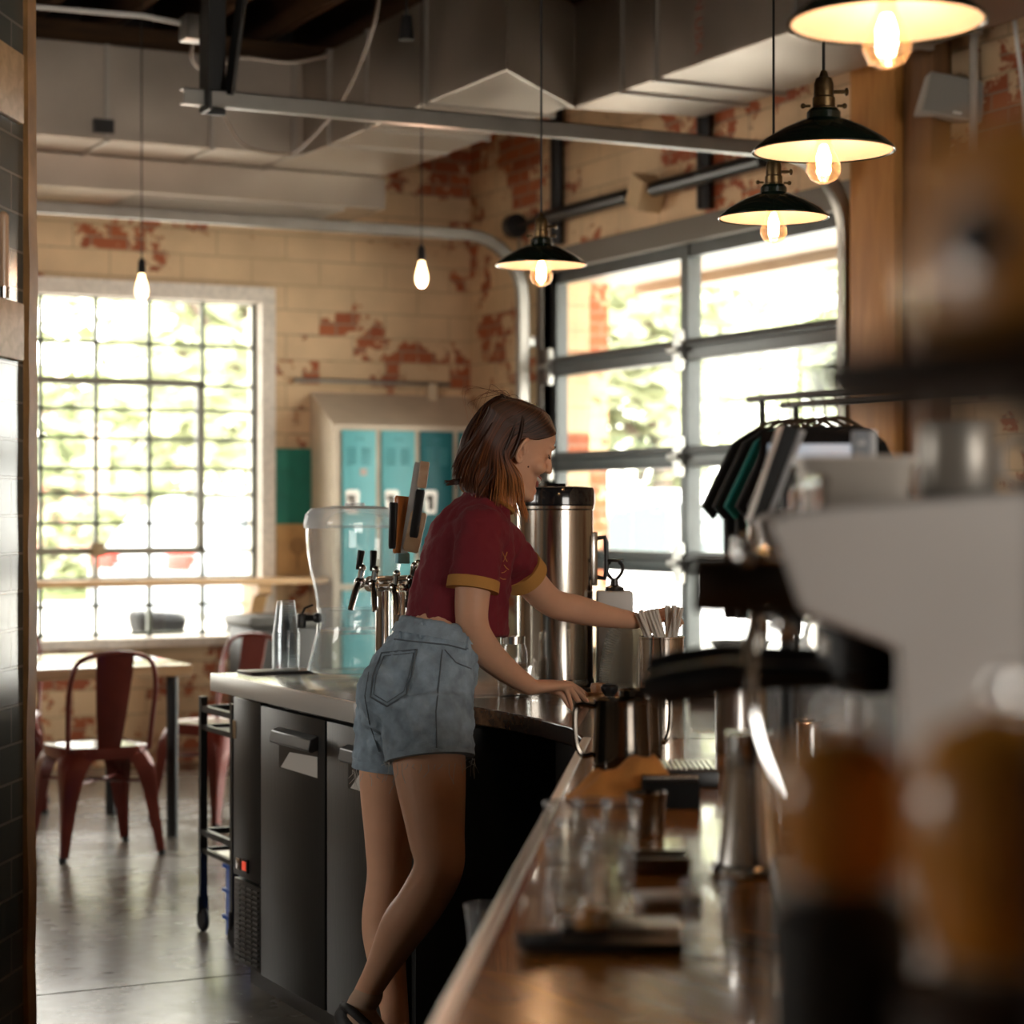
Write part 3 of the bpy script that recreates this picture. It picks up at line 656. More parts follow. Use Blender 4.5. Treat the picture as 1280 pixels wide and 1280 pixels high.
def bulb_thing(loc, lb, power=10):
    t = thing('hanging_bulb', lb, 'light bulb', loc, group='bare filament bulbs')
    bm = nb(); lathe(bm, (0, 0, 0), [(.001, -.062), (.014, -.058), (.026, -.042), (.03, -.02), (.027, 0), (.018, .035), (.013, .055), (.012, .06)], 24)
    obj('light_bulb', bm, mat('frosted_glow', (1, .9, .7), .4, emit=(1, .66, .33), estr=5), t, world=False)
    bm = nb(); lathe(bm, (0, 0, 0), [(.0, .125), (.008, .125), (.016, .11), (.018, .06), (.013, .056)], 16); obj('socket', bm, BLACK, t, world=False)
    bm = nb(); tube(bm, [(0, 0, .12), (0, 0, CZ-loc[2])], .003, 6); obj('cord', bm, BLACK, t, world=False)
    lamp_light(t, (0, 0, -.085), power, r=.02)
bulb_thing(tuple(W(177, 358, 9.5)), 'bare glowing bulb hanging in front of the steel window')
bulb_thing(tuple(W(527, 342, 9.5)), 'bare glowing bulb hanging in front of the peeling brick wall')

# ------------------------------------------------------------------ back of the room: shelf, panel, lockers, table, chairs
t = thing('window_ledge', 'long pine drinks ledge fixed under the steel window', 'shelf', (3, BW-.15, 1.02))
bm = nb(); box(bm, (.9, BW-.33, 1.02), (4.55, BW-.1, 1.055), bev=.004); obj('board', bm, PINE, t)
for x in (4.18, 1.3):
    bm = nb(); prism(bm, [(BW-.28, 1.02), (BW, 1.02), (BW, .72), (BW-.06, .72), (BW-.2, .95), (BW-.28, .97)], x-.04, x+.04, lambda a, b_, c: V((c, a, b_))); obj('bracket', bm, PINE, t, smooth=False)
t = thing('painted_panel', 'green and tan painted board on brick beside the steel window', 'sign', (4.5, BW-.02, .9))
bm = nb(); box(bm, (4.345, BW-.02, 1.36), (4.78, BW, 1.80)); obj('green_band', bm, mat('green_paint', (.0, .17, .12), .6, var=.2, vscale=9), t, smooth=False)
bm = nb(); box(bm, (4.345, BW-.02, 1.06), (4.78, BW, 1.36)); b = obj('tan_band', bm, mat('tan_board', (.5, .3, .12), .7, var=.15), t, smooth=False)
bm = nb()
for rr in (.045, .03, .014):
    lathe(bm, (4.475, BW-.021, 1.23), [(rr-.003, 0), (rr+.003, 0), (rr+.003, .002), (rr-.003, .002)], 24, Matrix.Rotation(PI/2, 3, 'X'), close=True)
box(bm, (4.472, BW-.024, 1.10), (4.478, BW-.02, 1.19)); obj('line_drawing', bm, mat('ink_brown', (.2, .11, .05), .8), t)
# lockers
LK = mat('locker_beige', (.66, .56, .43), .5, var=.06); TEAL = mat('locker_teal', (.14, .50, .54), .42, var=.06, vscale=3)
LY, LX0 = BW-.36, 4.56
t = thing('locker_cabinet', 'beige locker unit with turquoise doors and sloping top against brick wall', 'lockers', (5.05, LY+.18, 0))
bm = nb(); box(bm, (LX0, LY, .0), (RW-.03, BW-.005, 1.93)); prism(bm, [(LY, 1.93), (BW-.005, 1.93), (BW-.005, 2.13)], LX0, RW-.03, lambda a, b_, c: V((c, a, b_))); obj('cabinet_body', bm, LK, t, smooth=False)
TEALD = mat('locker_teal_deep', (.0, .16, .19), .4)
for k in range(4):
    x0 = LX0+.05+.245*k; x1 = x0+.21
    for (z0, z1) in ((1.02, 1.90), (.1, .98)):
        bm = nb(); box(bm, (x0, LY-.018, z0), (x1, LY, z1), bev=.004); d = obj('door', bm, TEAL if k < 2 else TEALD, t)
        for c_ in (0, 1):
            bm = nb()
            for j in range(6): box(bm, (x0+.03+c_*.088, LY-.023, z1-.11-j*.017), (x0+.085+c_*.088, LY-.018, z1-.103-j*.017), rot=Matrix.Rotation(.5, 3, 'X'))
            obj('vent', bm, mat('louvre_teal', (.08, .32, .36), .5), d, smooth=False)
        if z0 > 1:
            xc = x0+.06
            bm = nb(); prism(bm, [(-.035, -.07), (.035, -.07), (.045, .05), (.035, .068), (-.035, .068), (-.045, .05)], LY-.026, LY-.018, lambda a, b_, c: V((xc+a, c, 1.49+b_))); obj('latch_plate', bm, mat('latch_white', (.75, .72, .66), .3, .3), d, bev=.003)
            bm = nb(); box(bm, (xc-.014, LY-.03, 1.44), (xc+.018, LY-.026, 1.53), bev=.003); box(bm, (xc-.028, LY-.036, 1.495), (xc+.0, LY-.026, 1.53), bev=.003); obj('handle', bm, mat('latch_dark', (.08, .07, .06), .3, .8), d)
            bm = nb(); tube(bm, [(x0+.085, LY-.021, z1-.06), (x0+.087, LY-.021, z1-.045), (x0+.105, LY-.021, z1-.05), (x0+.123, LY-.021, z1-.045), (x0+.125, LY-.021, z1-.06)], .003, 6); obj('number_holder', bm, mat('louvre_teal', (0, 0, 0)), d)
bm = nb(); box(bm, (LX0+.16, LY-.0205, 1.64), (LX0+.20, LY-.018, 1.68)); obj('sticker', bm, mat('sticker', (.6, .5, .45), .6), t)
bm = nb(); q = W(588, 482, 12.4); box(bm, (5.3, BW-.06, 2.1), (5.36, BW, 2.2), bev=.01); tag(obj('wall_sensor', bm, mat('sensor_cream', (.7, .58, .4), .5)), 'small cream box on the brick above the lockers', 'sensor')
# table
t = thing('dining_table', 'wooden cafe table with round black legs under the window', 'table', (2.1, 9.47, 0))
bm = nb(); box(bm, (1.1, 9.0, .71), (2.96, 9.95, .76), bev=.006); obj('tabletop', bm, wood_mat('table_oak', (.42, .25, .12), (.58, .38, .22), .22, stretch=(1, 10, 10), coat=.4), t)
for x, y in ((2.89, 9.08), (2.84, 9.87), (1.18, 9.08), (1.18, 9.87)):
    bm = nb(); cyl(bm, (x, y, 0), (x, y, .71), .026); obj('leg', bm, BLACKM, t)
# steel cafe chair
def chair_proto():
    t = thing('metal_chair', 'x', 'chair')
    bm = nb()
    def sq(h, z, e=.55): return (V((0, 0, z)), V((h, 0, 0)), V((0, h, 0)))
    loft(bm, [sq(.178, .452), sq(.19, .456), sq(.193, .450), sq(.190, .405), sq(.184, .405), sq(.184, .44), sq(.178, .440)], 40, True, .5)
    loft(bm, [sq(.15, .4525), sq(.15, .4485)], 40, True, .5)
    obj('seat', bm, RED, t, world=False)
    for sx in (-1, 1):
        for sy in (-1, 1):
            path = smooth_path([(sx*.135, sy*.135, .44), (sx*.172, sy*.168, .36), (sx*.19, sy*.185, .22), (sx*.215, sy*.215, .012)], 5)
            nrm = V((sx, sy, 0)).normalized(); tan = V((-sy, sx, 0)).normalized()
            n = len(path); rs = []
            bm = nb()
            for i, p_ in enumerate(path):
                k = i/(n-1); wv = .075*(1-k)**1.3+.022; dp = .022*(1-k)+.012
                # folded sheet leg: V section pointing outward
                pr = [p_-tan*wv-nrm*dp, p_-tan*wv*.35+nrm*dp*.7, p_+nrm*dp*1.15, p_+tan*wv*.35+nrm*dp*.7, p_+tan*wv-nrm*dp, p_+nrm*(dp*.2)]
                rs.append([bm.verts.new(q_) for q_ in pr])
            for a, b_ in zip(rs, rs[1:]):
                for i in range(6): bm.faces.new((a[i], a[(i+1) % 6], b_[(i+1) % 6], b_[i]))
            bm.faces.new(rs[0]); bm.faces.new(rs[-1][::-1])
            l = obj('leg', bm, RED, t, world=False, ang=50)
            bm = nb(); cyl(bm, (sx*.214, sy*.214, 0), (sx*.214, sy*.214, .02), .016, n=12); obj('rubber_foot', bm, RUBBER, l, world=False)
    bm = nb(); tube(bm, [(-.17, -.165, .30), (.17, .165, .30)], .007, 8); tube(bm, [(.17, -.165, .305), (-.17, .165, .305)], .007, 8); obj('stretcher', bm, RED, t, world=False)
    hoop = smooth_path([(-.175, -.165, .44), (-.182, -.185, .56), (-.186, -.215, .70), (-.165, -.235, .80), (-.105, -.245, .838), (0, -.25, .85), (.105, -.245, .838), (.165, -.235, .80), (.186, -.215, .70), (.182, -.185, .56), (.175, -.165, .44)], 6)
    bm = nb(); tube(bm, hoop, .0105, 10); obj('backrest_frame', bm, RED, t, world=False)
    bm = nb(); rs = []
    for z, hw, y in ((.445, .045, -.172), (.46, .05, -.178), (.6, .066, -.205), (.75, .078, -.235), (.845, .082, -.252)):
        rs.append([bm.verts.new(V(q_)) for q_ in ((-hw, y+.004, z), (-hw*.6, y-.004, z), (hw*.6, y-.004, z), (hw, y+.004, z), (hw, y+.008, z), (-hw, y+.008, z))])
    for a, b_ in zip(rs, rs[1:]):
        for i in range(6): bm.faces.new((a[i], a[(i+1) % 6], b_[(i+1) % 6], b_[i]))
    bm.faces.new(rs[0]); bm.faces.new(rs[-1][::-1]); obj('back_splat', bm, RED, t, world=False)
    return t
c0 = chair_proto()
c1 = copy_tree(c0); c2 = copy_tree(c0)
put(c0, (2.47, 8.82, 0), math.radians(4), 'dark red metal chair with its back to us, nearest at the table', 'red metal chairs')
put(c1, (3.24, 9.5, 0), math.radians(115), 'dark red metal chair at the end of table, right beside cart', 'red metal chairs')
put(c2, (2.42, 10.3, 0), math.radians(165), 'dark red metal chair behind table, half hidden by the tiled wall', 'red metal chairs')
# dark things against wall right of the window under the ledge
t = thing('waste_bin', 'dark bin standing against back wall behind the red chair', 'bin', (4.15, 11.2, 0))
bm = nb(); box(bm, (3.95, 11.0, 0), (4.35, 11.4, .8), bev=.02); obj('bin_body', bm, mat('bin_dark', (.035, .035, .032), .5), t)
bm = nb(); box(bm, (3.93, 10.98, .8), (4.37, 11.42, .86), bev=.015); obj('lid', bm, mat('bin_lid', (.1, .1, .09), .5), t)
# red banner edge beside tiled wall
bm = nb(); q = W(35, 465, 11.2); box(bm, (1.9, 10.95, 1.83), (2.74, 10.97, 2.45)); 
o = tag(obj('hanging_banner', bm, mat('banner_red', (.14, .02, .015), .8), smooth=False), 'dark red banner edge showing beside the tiled wall at window', 'banner')

# ------------------------------------------------------------------ fridge, counter
CT = .935
t = thing('bar_fridge', 'black back bar fridge with two doors and a vent grille', 'fridge', (2.5, 5.5, 0))
bm = nb(); box(bm, (2.175, 4.86, .06), (2.85, 6.16, .885), bev=.004); obj('cabinet_body', bm, FRIDGE, t)
bm = nb(); box(bm, (2.20, 4.88, 0), (2.82, 6.14, .06)); obj('plinth', bm, BLACK, t, smooth=False)
bm = nb(); box(bm, (2.15, 5.915, .335), (2.176, 6.155, .87), bev=.004); pn = obj('side_panel', bm, FRIDGE, t)
bm = nb(); box(bm, (2.152, 5.915, .075), (2.176, 6.155, .325), bev=.003)
g_ = obj('vent_grille', bm, mat('grille_black', (.02, .02, .019), .45), t)
bm = nb()
for j in range(15):
    for k in range(4): box(bm, (2.147, 5.935+k*.052, .09+j*.0155), (2.153, 5.978+k*.052, .0965+j*.0155))
obj('grille_slats', bm, mat('grille_edge', (.075, .073, .068), .4), g_, smooth=False)
HND = mat('handle_grey', (.10, .10, .098), .4, .3)
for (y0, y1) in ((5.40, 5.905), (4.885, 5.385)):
    bm = nb(); box(bm, (2.146, y0, .075), (2.176, y1, .865), bev=.005); d = obj('door', bm, FRIDGE, t)
    ya, yb = y1-.155, y1-.46
    bm = nb(); box(bm, (2.1455, yb, .70), (2.150, ya, .80)); obj('recess', bm, BLACK, d, smooth=False)
    bm = nb(); prism(bm, [(2.146, .818), (2.122, .808), (2.115, .778), (2.125, .771), (2.146, .778)], yb, ya, lambda a, b_, c: V((a, c, b_))); hd = obj('handle', bm, HND, d, bev=.003)
    bm = nb(); prism(bm, [(yb+.003, .703), (ya-.02, .703), (ya-.09, .752), (yb+.003, .760)], 2.1440, 2.1455, lambda a, b_, c: V((c, a, b_))); obj('plate_sheen_pale', bm, mat('handle_plate', (.72, .71, .68), .3, .3), d, smooth=False)  # plate coloured pale to paint in the light it would reflect
bm = nb(); box(bm, (2.144, 6.015, .355), (2.152, 6.065, .395), bev=.002); b = obj('power_switch', bm, BLACK, t)
bm = nb(); box(bm, (2.141, 6.025, .362), (2.1445, 6.052, .388)); obj('rocker', bm, mat('rocker_red', (.7, .06, .04), .3, emit=(1, .1, .05), estr=.4), b)
bm = nb(); box(bm, (2.145, 6.085, .355), (2.151, 6.12, .39), bev=.002); obj('thermostat_dial', bm, STEEL, t)
bm = nb(); box(bm, (2.149, 6.13, .745), (2.1535, 6.158, .80)); obj('door_badge', bm, STEEL, t)
bm = nb(); box(bm, (2.17, 5.14, .885), (2.9, 6.16, .905)); obj('top_gasket', bm, mat('gasket_grey', (.12, .12, .11), .4, .6), t, smooth=False)
t = thing('steel_counter', 'pale steel counter slab above the black fridge', 'counter', (2.5, 5.7, .89))
bm = nb(); box(bm, (2.13, 5.12, .905), (3.3, 6.27, CT), bev=.004); obj('counter_slab', bm, mat('counter_zinc', (.58, .57, .55), .2, .85, rvar=.06, vscale=9), t)
bm = nb(); box(bm, (2.115, 5.12, .882), (2.132, 6.27, CT+.001), bev=.003); obj('front_edge', bm, mat('counter_edge', (.66, .65, .62), .35, .5), t)
bm = nb(); box(bm, (2.9, 4.9, 0), (3.3, 6.25, .89)); obj('support_cabinet', bm, BLACKM, t, smooth=False)
# dark wooden counter, curved front, joins the angled bar
C0 = V((2.24, 4.11, 0))
def Bp(s, n, z=0): return C0 - E*s + Nn*n + V((0, 0, z))
front = [(2.30, 5.118), (2.34, 4.98), (2.355, 4.8), (2.355, 4.55), (2.33, 4.33), (2.24, 4.115)]
far = [tuple(Bp(0, .95)[:2]), (3.75, 4.3), (3.75, 5.118)]
t = thing('wooden_counter', 'dark polished wooden counter with a curved front under her hand', 'counter', (3, 4.7, 0))
bm = nb(); prism(bm, front+far, .89, CT); obj('countertop', bm, DARKWOOD, t, bev=.004)
bm = nb(); prism(bm, [(x+.22 if y < 5.1 else x+.2, y) for x, y in front[:-1]]+[tuple(Bp(-.0, .25)[:2])]+[tuple(Bp(0, .9)[:2]), (3.7, 4.3), (3.7, 5.1)], 0, .89); obj('cabinet_body', bm, mat('dark_panel', (.022, .017, .013), .6), t, smooth=False)
bm = nb(); box(bm, (2.33, 4.93, 0), (2.345, 5.1, .89)); obj('end_post', bm, BLACKM, t, smooth=False)
t = thing('service_bar', 'long varnished orange brown wooden bar with pale metal edge, running towards viewer', 'bar', tuple(Bp(2, .4)))
SL = 4.3
bm = nb(); prism(bm, [tuple(Bp(0.003, .02)[:2]), tuple(Bp(.003, .95)[:2]), tuple(Bp(SL, .95)[:2]), tuple(Bp(SL, .02)[:2])], .895, CT); o = obj('bar_top', bm, BARWOOD, t)
bm = nb(); prism(bm, [tuple(Bp(0.003, 0)[:2]), tuple(Bp(.003, .0205)[:2]), tuple(Bp(SL, .0205)[:2]), tuple(Bp(SL, 0)[:2])], .89, CT+.002); obj('edge_trim', bm, mat('edge_alu', (.6, .58, .54), .3, .8), t, bev=.003)
bm = nb(); prism(bm, [tuple(Bp(0.01, .3)[:2]), tuple(Bp(.01, .9)[:2]), tuple(Bp(SL, .9)[:2]), tuple(Bp(SL, .3)[:2])], 0, .89); obj('cabinet_body', bm, mat('dark_panel', (0, 0, 0)), t, smooth=False)
bm = nb(); prism(bm, [tuple(Bp(0.01, .04)[:2]), tuple(Bp(.01, .3)[:2]), tuple(Bp(SL, .3)[:2]), tuple(Bp(SL, .04)[:2])], .42, .45); obj('under_shelf', bm, mat('dark_panel', (0, 0, 0)), t, smooth=False)

# ------------------------------------------------------------------ cart and blue crate
t = thing('bar_cart', 'black tubular cart on casters at the far end of fridge', 'cart', (2.55, 6.75, 0))
def leg_(x, y): 
    bm = nb(); box(bm, (x-.012, y-.012, .11), (x+.012, y+.012, .80)); l = obj('post', bm, BLACKM, t, smooth=False)
    bm = nb(); box(bm, (x-.018, y-.01, .06), (x+.018, y+.01, .12), bev=.004); cs = obj('caster', bm, BLACKM, l)
    bm = nb(); lathe(bm, (x, y, .04), [(.001, -.012), (.034, -.012), (.04, -.006), (.04, .006), (.034, .012), (.001, .012)], 20, Matrix.Rotation(PI/2, 3, 'Y')); obj('wheel', bm, RUBBER, l)
for x in (2.33, 2.80):
    for y in (6.66, 6.98): leg_(x, y)
for z in (.76, .34):
    bm = nb()
    for y in (6.66, 6.98): box(bm, (2.33, y-.01, z-.01), (2.80, y+.01, z+.01)); box(bm, (2.33, y-.008, z-.07), (2.80, y+.008, z-.055))
    for x in (2.33, 2.80): box(bm, (x-.01, 6.66, z-.01), (x+.01, 6.98, z+.01)); box(bm, (x-.008, 6.66, z-.07), (x+.008, 6.98, z-.055))
    obj('guard_rail', bm, BLACKM, t, smooth=False)
    bm = nb(); box(bm, (2.33, 6.66, z-.075), (2.80, 6.98, z-.065)); obj('shelf', bm, BRUSH if z < .5 else BLACKM, t, smooth=False)
t = thing('storage_crate', 'bright blue ribbed plastic crate on the floor under the black cart', 'crate', (2.55, 6.7, 0))
BLUE = mat('blue_plastic', (.005, .10, .52), .35)
bm = nb(); box(bm, (2.37, 6.5, .0), (2.74, 6.87, .25), bev=.01); obj('crate_body', bm, BLUE, t)
bm = nb()
for z in (.06, .15, .232): box(bm, (2.363, 6.495, z), (2.747, 6.877, z+.012))
obj('rim', bm, BLUE, t, smooth=False)

# ------------------------------------------------------------------ things on the steel counter
t = thing('drink_dispenser', 'clear flared acrylic drink dispenser half full on steel counter', 'dispenser', (2.47, 5.98, CT))
bx, by = 2.475, 5.98
def L2(prof): return [(r, z+CT) for r, z in prof]
e8 = .75
def octl(bm, prof, c=(bx, by), n=40, e=.72):
    loft(bm, [(V((c[0], c[1], z)), V((r, 0, 0)), V((0, r, 0))) for r, z in prof], n, False, e)
bm = nb(); octl(bm, L2([(.001, .012), (.125, .012), (.135, .018), (.13, .04), (.118, .09), (.108, .135), (.106, .19), (.108, .22), (.114, .26), (.125, .31), (.135, .37), (.139, .43), (.138, .455)])); obj('tank', bm, CLEAR, t)
bm = nb(); octl(bm, L2([(.144, .446), (.146, .458), (.144, .47), (.14, .488), (.125, .505), (.06, .513), (.03, .512), (.028, .522), (.001, .524)])); obj('lid', bm, thin_glass('lid_clear', (.93, .93, .93), 1.5, .05, body=.5), t)
bm = nb(); octl(bm, L2([(.103, .20), (.100, .204), (.098, .16), (.1, .142), (.001, .14)])); obj('ice_core', bm, CLEAR, t)
bm = nb(); octl(bm, L2([(.001, .0135), (.122, .014), (.126, .04), (.114, .09), (.105, .13), (.001, .131)])); obj('water', bm, thin_glass('water', (.86, .93, .93), 1.33, .02, body=.12), t)
bm = nb(); dd = (-RT*.95+FW*(-.1)).normalized(); q = V((bx, by, CT+.175))+dd*.10
tube(bm, [q, q+dd*.05], .010); ball(bm, q+dd*.012, .016); box(bm, q+dd*.06-V((.012, .012, .03)), q+dd*.06+V((.012, .012, .014)), bev=.004); tube(bm, [q+dd*.06+V((0, 0, .01)), q+dd*.05+V((0, 0, .03)), q+dd*.025+V((0, 0, .04))], .004, 6); obj('spigot', bm, BLACK, t)
t = thing('serving_tray', 'thin black tray under the stack of plastic cups', 'tray', (2.33, 6.15, CT))
bm = nb(); box(bm, (2.20, 6.13, CT), (2.42, 6.268, CT+.008), bev=.003); obj('tray_base', bm, BLACKM, t)
def cup_stack(name, loc, r0, r1, h, step, n, label, m=CLEAR, top=0):
    t = thing(name, label, 'cups', loc)
    for k in range(n):
        bm = nb(); z = k*step
        lathe(bm, (0, 0, z), [(r1*.98, .0), (r1+.004, .002), (r1+.004, .005), (r1, .007), (r0, h)] , 24); obj('cup', bm, m, t, world=False)
    return t
cups = [(2.335, 6.18, 'inverted clear plastic cup stack on the black tray, left one'), (2.345, 6.235, 'inverted clear plastic cup stack on the tray, behind the left one')]
# each cup is a thing of its own
first = None; cid = 0
for (x, y, n, lb) in ((2.335, 6.195, 15, 'inverted clear plastic cup in the stack on the black tray'),):
    for k in range(n):
        if first is None:
            bm = nb(); lathe(bm, (0, 0, 0), [(.041, 0), (.0425, .0), (.0425, .005), (.0395, .007), (.027, .105), (.001, .106)], 24)
            first = obj('plastic_cup', bm, CLEAR); c = first
        else: c = first.copy(); COL.objects.link(c)
        c.location = (x, y, CT+.008+k*.0078); tag(c, lb if k < n-1 else 'topmost inverted plastic cup of the stack on the black tray', 'cup', 'plastic cup stack on the tray')

# beer taps
t = thing('beer_tap_tower', 'chrome beer tap tower with two columns and six handles', 'beer tap', (2.36, 5.5, CT))
def Pw(u, v, d=5.72): return W(u, v, d)
for u in (478, 499):
    b_ = W(u, 760, 5.78); bm = nb(); cyl(bm, (b_.x, b_.y, CT), (b_.x, b_.y, Pw(u, 728).z), .019, n=24); cyl(bm, (b_.x, b_.y, CT), (b_.x, b_.y, CT+.012), .04, n=24); obj('column', bm, CHROME, t)
bm = nb(); tube(bm, [W(462, 730, 5.70), W(528, 728, 5.9)], .021, 20); obj('manifold', bm, CHROME, t)
def faucet(u, v, du, d=5.66, sc=1):
    bm = nb(); p0 = W(u, v, d)
    tube(bm, [W(u+14*sc, v, d+.06), p0], .011); ball(bm, p0, .016); tube(bm, [p0, W(u+du*.4, v+8, d-.03), W(u+du, v+34, d-.05)], [.011, .009, .0075]); tube(bm, [p0, W(u+2, v-16, d-.01)], .008); ball(bm, W(u+3, v-18, d-.01), .010)
    return obj('faucet', bm, CHROME, t)
f1 = faucet(450, 728, -12); f2 = faucet(467, 730, 2, 5.64); f3 = faucet(493, 735, 4, 5.62); f4 = faucet(515, 725, -6, 5.7); f5 = faucet(520, 722, 8, 5.75)
def handle(u0, v0, u1, v1, r0, r1, m, par, d=5.66, e=.6, name='tap_handle'):
    bm = nb(); a = W(u0, v0, d); b_ = W(u1, v1, d); ax = (b_-a).normalized(); s = FW.cross(ax).normalized()
    loft(bm, [(a, s*r0*.8, FW*r0*.7), (a+(b_-a)*.05, s*r0, FW*r0*.8), (a+(b_-a)*.95, s*r1, FW*r1*.8), (b_, s*r1*.85, FW*r1*.7)], 16, True, e); return obj(name, bm, m, par)
handle(448, 712, 452, 688, .008, .010, BLACK, f1); handle(466, 714, 467, 688, .008, .010, BLACK, f2)
handle(490, 686, 492, 628, .010, .012, BLACK, f3, 5.64)
handle(496, 692, 503, 620, .012, .021, wood_mat('tap_wood', (.30, .08, .015), (.50, .17, .04), .25, stretch=(6, 6, 1)), f4, 5.68, 1)
handle(513, 690, 524, 640, .022, .022, wood_mat('tap_pale', (.42, .26, .14), (.5, .33, .2), .4), f5, 5.66, .3)
bm = nb(); 
a, b_ = W(511, 690, 5.645), W(531, 577, 5.645)
handle(505, 692, 523.5, 578, .011, .011, mat('tap_grey', (.4, .39, .37), .4), f5, 5.655, .3)
handle(517, 672, 526, 612, .0125, .0125, BLACK, f5, 5.65, .3)
handle(527, 610, 531.5, 577, .0125, .0125, wood_mat('tap_tan', (.5, .3, .18), (.6, .4, .26), .4), f5, 5.65, .3)
bm = nb(); q = W(503, 698, 5.6); box(bm, q-V((.018, .012, .014)), q+V((.018, .012, .014)), bev=.004); obj('tap_label', bm, mat('tag_blue', (.25, .55, .62), .5), t)

# jars and container behind the woman
def jar(u, v, d, r, h, lb, lid=True):
    q = W(u, v, d); t = thing('glass_jar', lb, 'jar', (q.x, q.y, CT))
    bm = nb(); lathe(bm, (0, 0, 0), [(.001, .004), (r*.95, .004), (r, .012), (r, h*.75), (r*.8, h*.88), (r*.8, h)], 24); obj('jar_body', bm, TUMB, t, world=False)
    bm = nb(); lathe(bm, (0, 0, 0), [(.001, .008), (r*.9, .008), (r*.93, h*.55), (.001, h*.56)], 20); obj('filling', bm, mat('grounds', (.20, .13, .07), .9, var=.5, vscale=90), t, world=False)
    if lid: bm = nb(); lathe(bm, (0, 0, 0), [(r*.83, h-.02), (r*.84, h), (.001, h+.002)], 24); obj('lid', bm, STEEL, t, world=False)
jar(641, 815, 5.75, .04, .16, 'lidded glass jar just behind her elbow beside the urn')
t = thing('glass_container', 'low clear container on the steel counter below her forearm', 'container', tuple(W(620, 866, 5.75)[:2])+(CT,), -.2)
bm = nb(); loft(bm, [(V((0, 0, z)), V((r, 0, 0)), V((0, r*.7, 0))) for r, z in ((.075, .003), (.085, .012), (.09, .075), (.094, .08), (.09, .082))], 32, False, .35); obj('container_body', bm, TUMB, t, world=False)
# urn
ux, uy = 2.78, 5.26
t = thing('coffee_urn', 'tall brushed steel drink urn with black lid and side handle', 'urn', (ux, uy, CT))
bm = nb(); lathe(bm, (ux, uy, CT), [(.001, .0), (.112, .0), (.112, .012), (.106, .016), (.106, .50), (.109, .504), (.109, .512), (.001, .514)], 48); obj('urn_body', bm, mat('urn_steel', (.58, .53, .47), .17, 1, rvar=.04, vscale=25, stretch=(3, 3, .05)), t)
bm = nb(); lathe(bm, (ux, uy, CT), [(.108, .512), (.111, .516), (.111, .55), (.107, .563), (.095, .566), (.001, .566)], 48); tube(bm, [(ux-.03, uy, CT+.567), (ux+.03, uy, CT+.567)], .008); obj('lid', bm, mat('urn_lid', (.012, .012, .013), .12, coat=.5), t)
bm = nb(); rd = RT; q = V((ux, uy, CT))+rd*.106
tube(bm, [q+V((0, 0, .42)), q+rd*.032+V((0, 0, .425)), q+rd*.036+V((0, 0, .41)), q+rd*.036+V((0, 0, .325)), q+rd*.032+V((0, 0, .31)), q+V((0, 0, .315))], .0075, 10); obj('handle', bm, BLACK, t)
bm = nb(); box(bm, q+V((-.012, -.02, .29)), q+V((.005, .02, .44)), bev=.004); obj('handle_plate', bm, STEEL, t)
bm = nb(); q = V((ux, uy, CT))-rd*.106; tube(bm, [q+V((0, 0, .42)), q-rd*.03+V((0, 0, .425)), q-rd*.034+V((0, 0, .33)), q+V((0, 0, .325))], .006, 10); obj('handle', bm, CHROME, t)
bm = nb(); lathe(bm, (ux, uy, CT), [(.1085, .02), (.1085, .03), (.106, .034)], 48); obj('base_ring', bm, CHROME, t)
q = W(768, 800, 5.95)
t = thing('milk_dispenser', 'white boxy dispenser with black loop valve right of the urn', 'dispenser', (q.x, q.y, CT))
bm = nb(); box(bm, (-.05, -.05, 0), (.05, .05, .275), bev=.006); obj('box_body', bm, mat('box_white', (.62, .6, .57), .4), t, world=False)
bm = nb(); lathe(bm, (0, 0, .275), [(.028, 0), (.026, .01), (.012, .016), (.010, .035), (.001, .036)], 20); tube(bm, smooth_path([(0, 0, .30), (-.02, .0, .325), (-.022, 0, .345), (-.012, 0, .356)], 4), .005, 8); tube(bm, smooth_path([(0, 0, .30), (.02, .0, .325), (.022, 0, .345), (.012, 0, .356)], 4), .005, 8); box(bm, (-.027, -.008, .355), (.027, .008, .364), bev=.003); obj('valve', bm, mat('valve_black', (.02, .018, .016), .25), t, world=False)
t.rotation_euler = (0, 0, -YAW)
# lids: each lid its own thing, nested stack leaning in an arch
def lid_proto(name, r, lab):
    bm = nb(); lathe(bm, (0, 0, 0), [(r+.003, 0), (r+.004, .003), (r, .005), (r*.93, .014), (r*.7, .028), (r*.35, .035), (.001, .036)], 28); return obj(name, bm, LIDM)
lp = None
base = G(777, 866, CT)
M0 = 32
for k in range(M0):
    if lp is None: lp = lid_proto('dome_lid', .060, ''); c = lp
    else: c = lp.copy(); COL.objects.link(c)
    f = k/(M0-1); zz_ = .004+f*.175; ox = .0+.030*f**2*1.0
    c.location = V((base.x, base.y, CT+zz_))+RT*(ox); c.rotation_euler = Matrix.Rotation(math.radians(38)*f**2, 4, RT.cross(UP)*-1).to_euler()
    tag(c, 'clear domed plastic lid in the tall curving stack beside straws' if k < M0-1 else 'topmost clear domed lid of the tall curving stack beside straws', 'lid', 'domed lids stacked by the straws')
lp = None; base = G(735, 858, CT)
for k in range(18):
    if lp is None: lp = lid_proto('flat_lid', .031, ''); c = lp
    else: c = lp.copy(); COL.objects.link(c)
    c.location = (base.x, base.y, CT+.004+k*.0058); c.scale = (1, 1, .35)
    tag(c, 'small clear lid in the short straight stack between urn and domed lids' if k < 17 else 'topmost small clear lid of the short straight stack', 'lid', 'small lids in the short stack')
